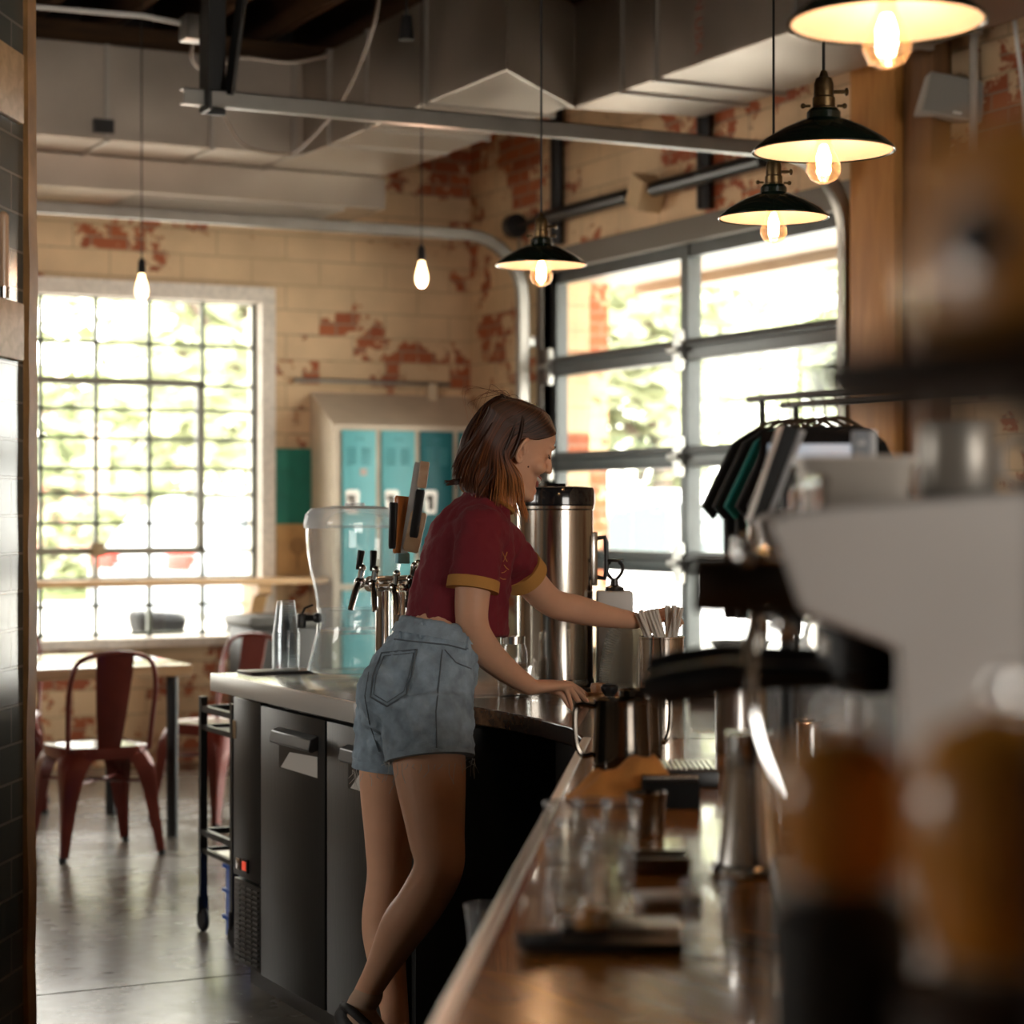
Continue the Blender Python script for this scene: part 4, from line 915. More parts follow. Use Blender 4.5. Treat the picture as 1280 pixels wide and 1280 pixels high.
# straw canister
q = G(826, 877, CT)
t = thing('straw_canister', 'steel canister with black scroll label holding wrapped straws', 'canister', (q.x, q.y, CT), -YAW)
R0 = .060
bm = nb(); lathe(bm, (0, 0, 0), [(.001, .001), (R0, .001), (R0, .165), (R0+.002, .166), (R0+.002, .171), (R0-.002, .171), (R0-.002, .01), (.001, .01)], 48); obj('canister_body', bm, mat('canister_steel', (.68, .6, .52), .13, 1), t, world=False)
bm = nb()
poly = []
for i in range(48):
    a = 2*PI*i/48; rx = .034+.004*math.cos(4*a); rz_ = .016+.004*abs(math.sin(2*a)); poly.append((rx*math.cos(a), .088+rz_*math.sin(a)))
rsA = [bm.verts.new((x, -math.sqrt((R0+.0005)**2-x*x), z)) for x, z in poly]; rsB = [bm.verts.new((x, -math.sqrt((R0+.003)**2-x*x), z)) for x, z in poly]
bm.faces.new(rsA); bm.faces.new(rsB)
for i in range(48): bm.faces.new((rsA[i], rsA[(i+1) % 48], rsB[(i+1) % 48], rsB[i]))
lb = obj('label_plaque', bm, mat('label_black', (.015, .014, .013), .6), t, world=False)
text('Straws', .017, mat('chalk', (.5, .48, .44), .8), t, MW[t.name] @ Matrix.Translation((0, -R0-.0035, .086)) @ Matrix.Rotation(PI/2, 4, 'X'))
STR = mat('straw_paper', (.74, .68, .60), .6)
rnd = random.Random(5); sp = None
for k in range(26):
    if sp is None:
        bm = nb(); tube(bm, [(0, 0, 0), (0, 0, .222)], .0042, 8); sp = obj('drinking_straw', bm, STR); c = sp
    else: c = sp.copy(); COL.objects.link(c)
    side = -1 if k < 14 else 1
    lx = (-.042+.052*rnd.random()) if k < 14 else (.012+.03*rnd.random()); ly = rnd.uniform(-.03, .03)
    tilt = (-.40-.0*lx)+rnd.uniform(-.06, .10) if k < 14 else (.0 if k < 19 else .22)+rnd.uniform(-.02, .02)
    top = V((lx, ly, .165)); dirv = V((math.sin(tilt), rnd.uniform(-.04, .04), math.cos(tilt))).normalized()
    b0 = top-dirv*(.165/dirv.z*.9)
    b0.x = max(-.045, min(.045, b0.x)); b0.y = max(-.045, min(.045, b0.y)); dv = (top-b0).normalized()
    Mx = MW[t.name] @ Matrix.Translation((b0.x, b0.y, max(b0.z, .0)+.012)) @ dv.to_track_quat('Z', 'Y').to_matrix().to_4x4()
    c.matrix_world = Mx
    tag(c, 'wrapped white straw leaning left in the steel canister' if k < 14 else 'wrapped white straw on the right side of steel canister', 'straw', 'straws in the canister leaning left' if k < 14 else 'straws in the canister at right')
# small stuff on dark counter
q = G(748, 876, CT); t = thing('wooden_coaster_holder', 'small round wooden pot with black spoon beside her fingers', 'pot', (q.x, q.y, CT))
bm = nb(); lathe(bm, (0, 0, 0), [(.001, 0), (.03, 0), (.032, .02), (.026, .022), (.001, .022)], 24); obj('pot_base', bm, WOOD, t, world=False)
bm = nb(); lathe(bm, (0, .0, .022), [(.02, 0), (.022, .012), (.018, .024), (.001, .026)], 20); obj('pot_lid', bm, wood_mat('cork_brown', (.30, .13, .05), (.42, .2, .08), .5), t, world=False)
bm = nb(); tube(bm, [V((0, 0, .03)), -RT*.035+V((0, 0, .028)), -RT*.05+V((0, 0, .024))], [.006, .005, .004], 8); obj('spoon', bm, BLACK, t, world=False)
q = G(795, 872, CT); t = thing('wooden_block', 'low reddish wooden board below the domed lids', 'board', (q.x, q.y, CT), -YAW)
bm = nb(); box(bm, (-.06, -.012, 0), (.03, .012, .022), bev=.003); obj('board', bm, wood_mat('cherry', (.16, .05, .02), (.24, .08, .03), .4), t, world=False)
q = G(897, 868, CT); t = thing('utensil_basket', 'dark basket of steel utensils at the far end of bar', 'basket', (q.x, q.y, CT), -YAW)
bm = nb(); box(bm, (-.08, -.05, 0), (.1, .08, .09), bev=.01); obj('basket_body', bm, mat('basket_dark', (.05, .04, .03), .5), t, world=False)
bm = nb(); tube(bm, [(-.07, -.03, .095), (.02, -.03, .1)], .006); tube(bm, [(-.06, 0, .1), (.07, .02, .105)], .006); tube(bm, [(-.02, .03, .1), (.08, -.02, .11)], .005); obj('utensil', bm, STEEL, t, world=False)

# ------------------------------------------------------------------ clothes rack with hanging shirts
RX = 4.68
t = thing('clothes_rack', 'black double rail clothes rack in front of garage door', 'rack', (RX, 6.3, 0))
bm = nb(); cyl(bm, (RX, 7.2, 1.88), (RX, 5.3, 1.88), .013); cyl(bm, (RX+.16, 7.2, 1.86), (RX+.16, 5.3, 1.86), .013); obj('rail', bm, BLACKM, t)
for y in (7.1, 5.4):
    bm = nb(); cyl(bm, (RX, y, .05), (RX, y, 1.88), .013); cyl(bm, (RX+.16, y, .05), (RX+.16, y, 1.86), .013); obj('upright', bm, BLACKM, t)
bm = nb(); box(bm, (RX-.2, 5.35, 0), (RX+.35, 5.4, .05)); box(bm, (RX-.2, 7.1, 0), (RX+.35, 7.15, .05)); obj('foot_bar', bm, BLACKM, t, smooth=False)
SHC = [('black', (.012, .012, .012)), ('black', (.014, .013, .012)), ('teal green', (.0, .13, .11)), ('black', (.012, .012, .012)), ('grey', (.1, .1, .1))]
def shirt_hang(y, col, lb, m, x=RX+.05):
    t = thing('hanging_shirt', lb, 'shirt', (x, y, 1.1), group='shirts on the rack')
    bm = nb()
    outl = [(-.06, 1.76), (-.14, 1.745), (-.22, 1.70), (-.36, 1.45), (-.30, 1.40), (-.245, 1.48), (-.25, 1.02), (.25, 1.02), (.245, 1.48), (.30, 1.40), (.36, 1.45), (.22, 1.70), (.14, 1.745), (.06, 1.76), (0, 1.73)]
    prism(bm, [(a, b_) for a, b_ in outl], -.012, .012, lambda a, b_, c: V((x+a, y+c+.012*math.sin(a*22+b_*5), b_)))
    obj('fabric', bm, m, t, bev=.006)
    bm = nb(); tube(bm, smooth_path([(x-.2, y, 1.70), (x, y, 1.79), (x+.2, y, 1.70)], 4), .008, 8); tube(bm, [(x, y, 1.79), (x, y, 1.85), (x-.02, y, 1.885), (x, y, 1.895), (x+.015, y, 1.88)], .003, 6); obj('hanger', bm, mat('hanger_wood', (.1, .06, .03), .5), t)
labs = ['black shirt hanging nearest the garage door end of rack, sleeve spread', 'black shirt hanging second from the left on the rack', 'teal green shirt hanging between black shirts', 'black shirt hanging just right of the green one',
        'dark shirt in the middle of rack', 'dark shirt last in view on the rack, behind the tablet']
for i, lb in enumerate(labs):
    cc = SHC[2][1] if i == 2 else SHC[i % 2][1]
    shirt_hang(7.06-.08*i, None, lb, mat('shirt_green' if i == 2 else 'shirt_black', cc, .9))

# ------------------------------------------------------------------ the barista
SKIN = mat('skin', (.69, .385, .245), .5, var=.05, vscale=14, sss=.06, spec=.35)
SHIRT = mat('shirt_maroon', (.165, .007, .016), .85, bump=.15, bscale=160, sheen=.04)
GOLD = mat('cuff_gold', (.50, .24, .055), .85, bump=.2, bscale=300)
DENIM = mat('denim', (.29, .37, .44), .9, bump=.35, bscale=420, var=.28, vscale=26)
DENIMS = mat('denim_seam', (.12, .145, .165), .9)
person = thing('person', 'young woman with bob haircut, maroon tee and denim shorts, leaning over counter', 'person', tuple(G(490, 1403, 0)[:2])+(0,))
def S(lst): return [W(*p) for p in lst]
def limb(bm, pts, radii, n=32, k=6, ends=True):
    P = smooth_path(pts, k); R = smooth_vals(radii, k)
    fr = frames(P)
    rings = []
    for i, ((p_, a, b_), q) in enumerate(zip(fr, R)):
        rings.append((p_, a*q, b_*q))
    loft(bm, rings, n, True)
    if ends: ball(bm, P[0], R[0]*.98, 20); ball(bm, P[-1], R[-1]*.98, 20)
TH = math.radians(24)
Fd = (RT*math.cos(TH)+FW*math.sin(TH)).normalized(); Ld = (RT*-math.sin(TH)+FW*math.cos(TH)).normalized()   # body facing, body left (away)
def bodyring(u, v, d, fa, la, tilt=0, th=None):
    F_, L_ = (Fd, Ld) if th is None else ((RT*math.cos(th)+FW*math.sin(th)).normalized(), (RT*-math.sin(th)+FW*math.cos(th)).normalized())
    f = (F_*math.cos(tilt)+UP*-math.sin(tilt))
    return (W(u, v, d), f*fa, L_*la)
def remesh(o, vox, it=6, fac=.5, disp=None):
    m = o.modifiers.new('remesh', 'REMESH'); m.mode = 'VOXEL'; m.voxel_size = vox; m.use_smooth_shade = True
    m = o.modifiers.new('smooth', 'SMOOTH'); m.iterations = it; m.factor = fac
    return o
bm = nb()
# arms (shoulder, elbow, wrist)
def arm(pts, rad): limb(bm, S(pts), rad, 32, 6)
arm([(600, 664, 5.00), (593, 720, 4.965), (590, 776, 4.955), (604, 810, 5.01), (632, 837, 5.10), (662, 858, 5.19)], [.042, .043, .038, .0385, .031, .0225])
arm([(622, 678, 5.26), (655, 718, 5.34), (688, 752, 5.42), (722, 762, 5.47), (762, 771, 5.54), (796, 776, 5.60)], [.04, .042, .037, .037, .029, .0215])
# legs
limb(bm, S([(533, 890, 4.965), (537, 960, 4.92), (545, 1040, 4.87), (548, 1085, 4.85), (525, 1130, 4.88), (503, 1160, 4.91), (475, 1212, 4.97), (456, 1246, 5.0)]), [.084, .084, .066, .057, .055, .053, .036, .030])
limb(bm, S([(499, 890, 5.11), (490, 965, 5.13), (487, 1050, 5.14), (486, 1095, 5.14), (480, 1150, 5.15), (482, 1190, 5.13), (493, 1262, 5.09), (499, 1330, 5.06), (500, 1368, 5.05)]), [.080, .079, .060, .053, .054, .048, .034, .030, .034])
# torso, neck
loft(bm, [bodyring(522, 890, 5.03, .075, .12), bodyring(522, 850, 5.03, .09, .13, .1), bodyring(548, 790, 5.05, .075, .105, .25), bodyring(566, 740, 5.09, .07, .095, .3), bodyring(583, 690, 5.11, .07, .095, .35), bodyring(598, 662, 5.12, .055, .085, .4), bodyring(606, 642, 5.12, .042, .06, .5)], 28)
limb(bm, S([(592, 655, 5.11), (611, 628, 5.115), (630, 602, 5.12)]), [.062, .054, .052])
# head
HC = W(643, 560, 5.10)
ty = math.radians(12); tp = math.radians(23)
hF = (RT*math.cos(ty)+FW*math.sin(ty)).normalized(); hL = (RT*-math.sin(ty)+FW*math.cos(ty)).normalized()
hU0 = UP
hFf = (hF*math.cos(tp)-UP*math.sin(tp)).normalized(); hU = (UP*math.cos(tp)+hF*math.sin(tp)).normalized()
def H(f, l, u): return HC+hFf*f+hL*l+hU*u
# slices: u, front, back, half width
sl = [(-.108, .066, .038, .018), (-.100, .079, .010, .030), (-.086, .084, -.02, .042), (-.070, .082, -.045, .052), (-.05, .082, -.062, .060), (-.02, .081, -.085, .066), (.005, .081, -.098, .070), (.03, .086, -.103, .073), (.055, .085, -.100, .072), (.08, .072, -.088, .064), (.098, .050, -.065, .048), (.108, .02, -.03, .026)]
rings = []
for u_, f_, b_, w_ in sl:
    c = H((f_+b_)/2, 0, u_); rings.append((c, hFf*(f_-b_)/2, hL*w_))
loft(bm, rings, 28, True, .92)
# facial features
Rh = Matrix((hFf, hL, hU)).transposed()
def hb(f, l, u, r, tilt=0):
    R = Rh @ Matrix.Rotation(tilt, 3, 'Y'); ball(bm, H(f, l, u), r, 14, R)
tube(bm, [H(.080, 0, .03), H(.086, 0, .010), H(.0965, 0, -.009), H(.099, 0, -.017)], [.007, .0075, .008, .0085], 12)   # nose
hb(.0985, 0, -.018, (.0095, .0095, .008)); hb(.088, .011, -.021, (.009, .006, .006)); hb(.088, -.011, -.021, (.009, .006, .006))
hb(.079, 0, -.078, (.012, .018, .012)); hb(.077, 0, -.095, (.015, .02, .012))      # chin
for s in (-1, 1):
    hb(.058, s*.040, -.023, (.026, .022, .020))            # smiling cheeks
    hb(.076, s*.026, .033, (.010, .024, .007))             # brow
    hb(.0705, s*.032, .016, (.012, .016, .0115))           # closed lids
    # jaw
    tube(bm, [H(.072, s*.018, -.096), H(.03, s*.044, -.084), H(-.01, s*.056, -.055)], [.013, .013, .014], 12)
# hands
def hand(wr, kn, fingers, thumb, width, thick, lat):
    """wrist point, knuckle centre, finger chains"""
    wr = V(wr); kn = V(kn); ax = (kn-wr).normalized(); lat = (lat-ax*lat.dot(ax)).normalized(); nr = ax.cross(lat).normalized()
    loft(bm, [(wr, lat*.024, nr*.018), (wr.lerp(kn, .35), lat*width*.42, nr*thick*1.1), (wr.lerp(kn, .8), lat*width*.52, nr*thick), (wr.lerp(kn, 1.05), lat*width*.5, nr*thick*.75)], 20)
    for ch, r in fingers: limb(bm, ch, [r*1.12, r*1.05, r*.95, r*.78][:len(ch)], 12, 4)
    for ch, r in (thumb,): limb(bm, ch, [r*1.5, r*1.15, r, r*.8][:len(ch)], 12, 4)
# near (right) hand resting on counter, fingers towards right, wrist raised
wr = W(664, 859, 5.195); kn = W(700, 856, 5.265)
def top(u, v, h=.009):
    q = G(u, v, CT+h); return q
fs = []
latv = (FW*.95+RT*-.25).normalized()
tips = [(737, 873), (735, 879), (728, 885), (716, 889)]
for i, (tu, tv) in enumerate(tips):
    off = (1.5-i)*.0195
    k0 = kn+latv*off+UP*(-.002*abs(i-1)); tip = G(tu-1, tv-2, CT+.009)
    mid = k0.lerp(tip, .42)+UP*(.013); m2 = k0.lerp(tip, .75)+UP*.008
    fs.append(([k0-(kn-wr).normalized()*.015, k0.lerp(mid, .5)+UP*.003, mid, m2, tip], .0085 if i < 3 else .0075))
def hand2(wr, kn, lat, width, thick, fs, th):
    ax = (kn-wr).normalized(); lat = (lat-ax*lat.dot(ax)).normalized(); nr = ax.cross(lat).normalized()
    loft(bm, [(wr-ax*.01, lat*.025, nr*.019), (wr.lerp(kn, .3), lat*width*.42, nr*thick*1.15), (wr.lerp(kn, .75), lat*width*.52, nr*thick), (wr.lerp(kn, 1.06), lat*width*.5, nr*thick*.72)], 20)
    for ch, r in fs: limb(bm, ch, [r*1.1, r*1.1, r*1.03, r*.9, r*.75], 12, 4)
    ch, r = th; limb(bm, ch, [r*1.5, r*1.2, r*1.0, r*.8], 12, 4)
thb = W(676, 866, 5.24)+latv*.02
hand2(wr, kn, latv, .078, .0145, fs, ([wr.lerp(kn, .35)+latv*.025, kn+latv*.045+UP*-.018, kn+latv*.056+RT*.018+UP*-.026, kn+latv*.055+RT*.038+V((0, 0, CT+.011-kn.z-.0))], .0088))
ntips = [c[-1] for c, r in fs]; ndirs = [(c[-1]-c[-2]).normalized() for c, r in fs]
# far (left) hand above the straws
wr2 = W(796, 776, 5.60); kn2 = W(829, 768, 5.655)
lat2 = (FW*.8+UP*.25).normalized()
fs2 = []
for i, (tu, tv, td) in enumerate([(853, 779, 5.70), (850, 782, 5.68), (843, 785, 5.665), (834, 786, 5.65)]):
    k0 = kn2+lat2*(1.5-i)*.0175; tip = W(tu, tv, td); m = k0.lerp(tip, .45)+UP*.014
    fs2.append(([k0-(kn2-wr2).normalized()*.012, k0.lerp(m, .5)+UP*.004, m, m.lerp(tip, .55)+UP*.004, tip], .008))
hand2(wr2, kn2, lat2, .075, .014, fs2, ([wr2.lerp(kn2, .3)-lat2*.018, W(815, 786, 5.63), W(826, 795, 5.635), W(835, 799, 5.64)], .0085))
# feet: near foot with the heel lifted, far foot flat
ftN = [W(452, 1262, 5.0), W(470, 1292, 4.97), W(505, 1345, 4.93), W(532, 1405, 4.90)]
fN_toe = V((ftN[3].x, ftN[3].y, .022)); fN = [W(449, 1266, 5.0), W(470, 1300, 4.97), V((*W(510, 1372, 4.93)[:2], .05)), fN_toe]
limb(bm, fN, [.030, .032, .030, .018])
fl = V((*W(496, 1368, 5.05)[:2], .045)); fF = [fl-Fd*.03, fl+Fd*.05, fl+Fd*.12-UP*.012, fl+Fd*.18-UP*.022]
limb(bm, fF, [.034, .033, .028, .018])
body = obj('body', bm, SKIN, person); remesh(body, .0036, 5, .5)
# ears
bm = nb()
for s in (-1,):
    c = (-.004, s*.072, .0)
    pts = []
    for k in range(15):
        a = math.radians(-70+k*20.5); pts.append(H(c[0]-.016*math.cos(a)*1.0+.0, s*(.076+.004*abs(math.sin(a))), -.002+.030*math.sin(a+.0)*-1))
    pts = [H(-.004+.017*math.cos(a)*(1.0 if math.sin(a) > -.2 else .6), s*(.077+.008*(math.cos(a+PI) > 0)*.6), .002+.031*math.sin(a)) for a in [math.radians(x) for x in range(-100, 200, 20)]]
    # helix runs from lobe round the back to the top front
    pts = [H(.009+-.017*math.sin(t_)*(.75+.25*math.cos(t_)), s*(.075+.009*math.sin(t_)), -.004-.030*math.cos(t_)) for t_ in [PI*x/14 for x in range(0, 17)]]
    tube(bm, pts, [.0055]+[.0045]*15+[.003], 8)
    ball(bm, H(.009, s*.075, -.030), (.0075, .005, .009), 12, Rh)
    ball(bm, H(.005, s*.0725, .0), (.013, .005, .024), 14, Rh)
    tube(bm, [H(.015, s*.075, -.015), H(.007, s*.079, .0), H(.009, s*.078, .016)], .0035, 8)
    ball(bm, H(.017, s*.076, -.006), (.004, .004, .007), 10, Rh)
e = obj('ear', bm, SKIN, person); remesh(e, .0018, 3)
# eyes closed in a smile: lash line and brow; mouth with teeth
LASH = mat('lash', (.03, .017, .01), .7)
bm = nb()
for s in (-1, 1):
    tube(bm, [H(.078, s*.017, .013), H(.0845, s*.026, .007), H(.0825, s*.036, .0075), H(.074, s*.0455, .013)], [.0008, .0013, .0015, .001], 6)
obj('eyelash', bm, LASH, person)
bm = nb()
for s in (-1, 1): tube(bm, [H(.086, s*.013, .031), H(.0865, s*.024, .038), H(.078, s*.038, .037), H(.070, s*.046, .031)], [.0018, .0024, .002, .001], 6)
obj('eyebrow', bm, mat('brow', (.10, .05, .025), .8), person)
bm = nb()
tube(bm, smooth_path([H(.062, -.034, -.040), H(.079, -.024, -.043), H(.0865, -.010, -.0445), H(.088, 0, -.045), H(.0865, .010, -.0445), H(.079, .024, -.043), H(.062, .034, -.040)], 3), [.0015]*3+[.0032]*13+[.0015]*3, 8)
tube(bm, smooth_path([H(.062, -.034, -.042), H(.077, -.022, -.055), H(.0835, -.009, -.061), H(.085, 0, -.062), H(.0835, .009, -.061), H(.077, .022, -.055), H(.062, .034, -.042)], 3), [.0015]*3+[.0042]*13+[.0015]*3, 8)
obj('lips', bm, mat('lips', (.42, .13, .10), .4), person)
bm = nb(); tube(bm, smooth_path([H(.066, -.030, -.045), H(.080, -.02, -.049), H(.0855, 0, -.0525), H(.080, .02, -.049), H(.066, .030, -.045)], 4), .0052, 8); obj('teeth', bm, mat('teeth', (.75, .7, .6), .3), person)
bm = nb(); ball(bm, H(.036, -.0665, -.035), .0022, 8); obj('mole', bm, mat('mole', (.12, .04, .02), .7), person)
# fingernails
bm = nb()
for c, dv in zip(ntips, ndirs): ball(bm, c+UP*.0045+dv*.003, (.006, .0045, .002), 10, dv.to_track_quat('X', 'Z').to_matrix())
obj('fingernail', bm, mat('nail_polish', (.03, .035, .05), .2), person)

# hair: a cap and many locks
HD = bpy.data.materials.new('hair_ombre'); HD.use_nodes = True; nt = HD.node_tree; N = nt.nodes; L = nt.links; p = N['Principled BSDF']
uv = N.new('ShaderNodeUVMap'); sx = N.new('ShaderNodeSeparateXYZ'); L.new(uv.outputs[0], sx.inputs[0])
r = N.new('ShaderNodeValToRGB'); L.new(sx.outputs['Y'], r.inputs[0]); r.color_ramp.elements[0].position = .30; r.color_ramp.elements[0].color = (.030, .0105, .005, 1); r.color_ramp.elements[1].position = 1; r.color_ramp.elements[1].color = (.42, .18, .06, 1)
e_ = r.color_ramp.elements.new(.72); e_.color = (.09, .03, .011, 1)
r2 = N.new('ShaderNodeValToRGB'); L.new(sx.outputs['X'], r2.inputs[0]); r2.color_ramp.elements[0].color = (.4, .38, .36, 1); r2.color_ramp.elements[1].color = (2.2, 2.0, 1.8, 1)
mm = N.new('ShaderNodeMixRGB'); mm.blend_type = 'MULTIPLY'; mm.inputs[0].default_value = 1; L.new(r.outputs[0], mm.inputs[1]); L.new(r2.outputs[0], mm.inputs[2]); L.new(mm.outputs[0], p.inputs['Base Color'])
p.inputs['Roughness'].default_value = .46; p.inputs['Specular IOR Level'].default_value = .35
rnd = random.Random(11)
bm = nb(); uvl = bm.loops.layers.uv.new('UVMap')
def lock(pts, r0, shade, taper=True, n=5, blond=1.0):
    P = smooth_path(pts, 5); m = len(P); fr = frames(P)
    rs = []
    for i, (p_, a, b_) in enumerate(fr):
        t_ = i/(m-1); q = r0*(.75+.5*math.sin(PI*min(1, t_*1.2)))*(1 if t_ < .75 else max(.12, 1-(t_-.75)*3.4))
        rs.append(([bm.verts.new(p_+a*q*math.cos(2*PI*k/n)*1.3+b_*q*math.sin(2*PI*k/n)*.8) for k in range(n)], t_))
    for (a, ta), (b_, tb) in zip(rs, rs[1:]):
        for k in range(n):
            f = bm.faces.new((a[k], a[(k+1) % n], b_[(k+1) % n], b_[k])); f.smooth = True
            for lp_, tt in zip(f.loops, (ta, ta, tb, tb)): lp_[uvl].uv = (shade, tt*blond)
jit = lambda s: rnd.uniform(-s, s)
NS = 420
for i in range(NS):       # near side, swept behind the ear
    s = (i+.5)/NS; s = min(1, max(0, s+jit(.02)))
    lay = rnd.random()
    f0 = -.085+.158*s
    up0 = .111-10*max(0, f0-.015)**2-.35*max(0, -.03-f0)
    p0 = H(f0, -.006+jit(.004), up0)
    p1 = H(f0*.92-.004, -.052-.012*s-.004*lay, .094-.64*max(0, f0-.02)-.15*max(0, -.05-f0))
    p15 = H(-.105+.135*s**1.1, -.073-.004*lay, .064-.030*s)
    p2 = H(-.105+.099*s**1.0, -(.075+.006*lay), .042-.023*s)
    p3 = H(-.112+.090*s**.9, -(.080+.008*lay-.012*(s < .2)), -.02-.01*s)
    ue = 566+88*s**1.1; ve = 600+(24*min(1, s*1.6))+4*s
    de = 5.02+.05*(1-s)+.01*lay
    pe = W(ue+jit(3), ve+jit(8)-(10 if s < .12 else 0), de)
    p4 = p3.lerp(pe, .5)+hL*-.012*lay-RT*.004+RT*.018*(s-.3)
    lock([p0, p1, p15, p2, p3, p4, pe], .0026, rnd.random(), blond=1.0 if s > .6 or rnd.random() < .12 else .68)
for i in range(150):      # back of the head
    s = (i+.5)/150; a = s*PI   # 0 near .. pi far, round the back
    lay = rnd.random()
    cx, sy = -math.sin(a), -math.cos(a)
    p0 = H(-.06+jit(.02), jit(.012), .104)
    p1 = H(-.03+cx*.065, sy*.062, .085)
    p2 = H(-.012+cx*(.100+.006*lay), sy*(.078+.006*lay), .03)
    p3 = H(-.012+cx*(.104+.008*lay), sy*(.082+.008*lay), -.035)
    ue = 566+34*abs(math.cos(a)) if a < PI/2 else 566+60*abs(math.cos(a)); 
    pe = W(ue+jit(3), 606+jit(7)+(10*abs(math.cos(a))), 5.10-.075*math.cos(a)*1.0)
    p4 = p3.lerp(pe, .55)-RT*.004
    lock([p0, p1, p2, p3, p4, pe], .0031, rnd.random(), blond=.75)
for i in range(170):      # far side, hangs forward past the chin
    s = (i+.5)/170; lay = rnd.random()
    f0 = -.08+.155*s
    p0 = H(f0, .008+jit(.004), .111-10*max(0, f0-.015)**2-.3*max(0, -.03-f0))
    p1 = H(f0*.95-.006, .055, .090-.42*max(0, f0-.03))
    p2 = H(-.10+.15*s, .080+.005*lay, .035)
    p3 = H(-.10+.125*s, .084+.008*lay, -.03)
    pe = W(600+62*s+jit(3), 622+28*s+jit(6), 5.23)
    p4 = p3.lerp(pe, .5)
    lock([p0, p1, p2, p3, p4, pe], .0030, rnd.random(), blond=1.0)
for i in range(9):        # flicked ends at the nape and stray hairs
    lock([H(-.10, -.03+jit(.03), -.03), W(585+jit(6), 596, 5.08), W(568, 601+jit(4), 5.07), W(556+jit(2), 604+jit(4), 5.07)], .003, .2, blond=.55)
for i in range(26):
    a = rnd.uniform(-.9, .9); f0 = rnd.uniform(-.08, .05)
    lock([H(f0, a*.02, .106-.3*max(0, f0)), H(f0-.03+jit(.02), a*.06, .109+jit(.005)), H(f0-.07+jit(.02), a*.09, .075+jit(.02)), H(-.115+jit(.012), a*.07, .01+jit(.03))], .0005, 1, n=3)
obj('hair', bm, HD, person, ang=180)
bm = nb()                  # dark hair mass beneath the locks
rings = []
for u_, f_, b_, w_ in ((.111, .02, -.04, .03), (.104, .050, -.07, .05), (.09, .062, -.09, .064), (.07, .055, -.1, .073), (.05, .03, -.105, .077), (.03, .012, -.108, .078), (.0, -.014, -.108, .078), (-.03, -.022, -.104, .076), (-.06, -.025, -.095, .068)):
    rings.append((H((f_+b_)/2, 0, u_), hFf*(f_-b_)/2, hL*w_))
loft(bm, rings, 28, True)
ball(bm, W(600, 590, 5.11), (.058, .07, .06), 20, Rh); ball(bm, W(618, 600, 5.11), (.05, .07, .055), 20, Rh)
o = obj('hair_underlayer', bm, mat('hair_dark', (.035, .013, .006), .5), person); remesh(o, .005, 6)

# shirt
def cloth_disp(o, strength, scale, seed=0):
    tx = bpy.data.textures.new('folds%d' % seed, 'CLOUDS'); tx.noise_scale = scale; tx.noise_depth = 2
    m = o.modifiers.new('folds', 'DISPLACE'); m.texture = tx; m.strength = strength; m.mid_level = .5; m.texture_coords = 'LOCAL'
    return o
bm = nb()
loft(bm, [bodyring(571, 790, 5.085, .124, .125, .10), bodyring(571, 782, 5.085, .124, .127, .13), bodyring(574, 750, 5.09, .116, .130, .25), bodyring(581, 712, 5.105, .110, .136, .32), bodyring(591, 672, 5.12, .096, .146, .42), bodyring(600, 649, 5.125, .078, .128, .5), bodyring(606, 634, 5.122, .060, .084, .55), bodyring(609, 625, 5.12, .056, .060, .55)], 36, True)
limb(bm, S([(600, 662, 5.02), (597, 690, 4.985), (593.5, 718, 4.967), (592, 731, 4.963)]), [.060, .059, .056, .056], ends=False); ball(bm, W(600, 662, 5.02), .060, 24)
limb(bm, S([(618, 672, 5.22), (638, 696, 5.29), (653, 716, 5.335)]), [.058, .056, .053], ends=False); ball(bm, W(618, 672, 5.22), .058, 24)
shirt = obj('shirt', bm, SHIRT, person); remesh(shirt, .0055, 7); cloth_disp(shirt, .018, .045, 1)
# gold ringer bands
def band(p0, p1, r, n=32, sq=1.0):
    bm = nb(); ax = (p1-p0).normalized(); (a0, A, B), _ = frames([p0, p1]); 
    loft(bm, [(p0, A*(r-.004), B*(r-.004)), (p0, A*r, B*r), (p1, A*r*1.01, B*r*1.01), (p1, A*(r-.004), B*(r-.004))], n, True); return bm
obj('sleeve_cuff', band(W(592.5, 724, 4.966), W(590.5, 738, 4.961), .0615), GOLD, person)
obj('sleeve_cuff', band(W(649, 710, 5.32), W(658, 722, 5.342), .058), GOLD, person)
bm = nb(); ringp = [ring_pts(W(609, 624, 5.12), hF*.056-UP*.032, Ld*.062, 40)][0]
tube(bm, ringp+[ringp[0]], .006, 8); obj('neck_band', bm, GOLD, person)
bm = nb()
for k, (dz, ln) in enumerate([(0, .05), (.018, .06), (.036, .045)]):
    pass
bm.free()
bpy.context.view_layer.update(); dg0 = bpy.context.evaluated_depsgraph_get(); ev = shirt.evaluated_get(dg0); me = ev.to_mesh()
from mathutils.bvhtree import BVHTree
bv0 = BVHTree.FromPolygons([MW[person.name] @ v.co for v in me.vertices], [list(p_.vertices) for p_ in me.polygons]); ev.to_mesh_clear()
bm = nb()
for (u0, v0, u1, v1) in ((628, 690, 634, 702), (634, 690, 629, 702), (630, 706, 636, 712), (627, 716, 633, 713), (625, 722, 632, 724)):
    P = []
    for (u, v) in ((u0, v0), ((u0+u1)/2, (v0+v1)/2+1), (u1, v1)):
        dr = (W(u, v, 5)-V((0, 0, EYE))).normalized(); h = bv0.ray_cast(V((0, 0, EYE)), dr)
        if h[0] is not None: P.append(h[0])
    if len(P) == 3 and (P[0]-P[2]).length < .06: tube(bm, P, .0010, 6)
if len(bm.verts): obj('chest_print', bm, GOLD, person)
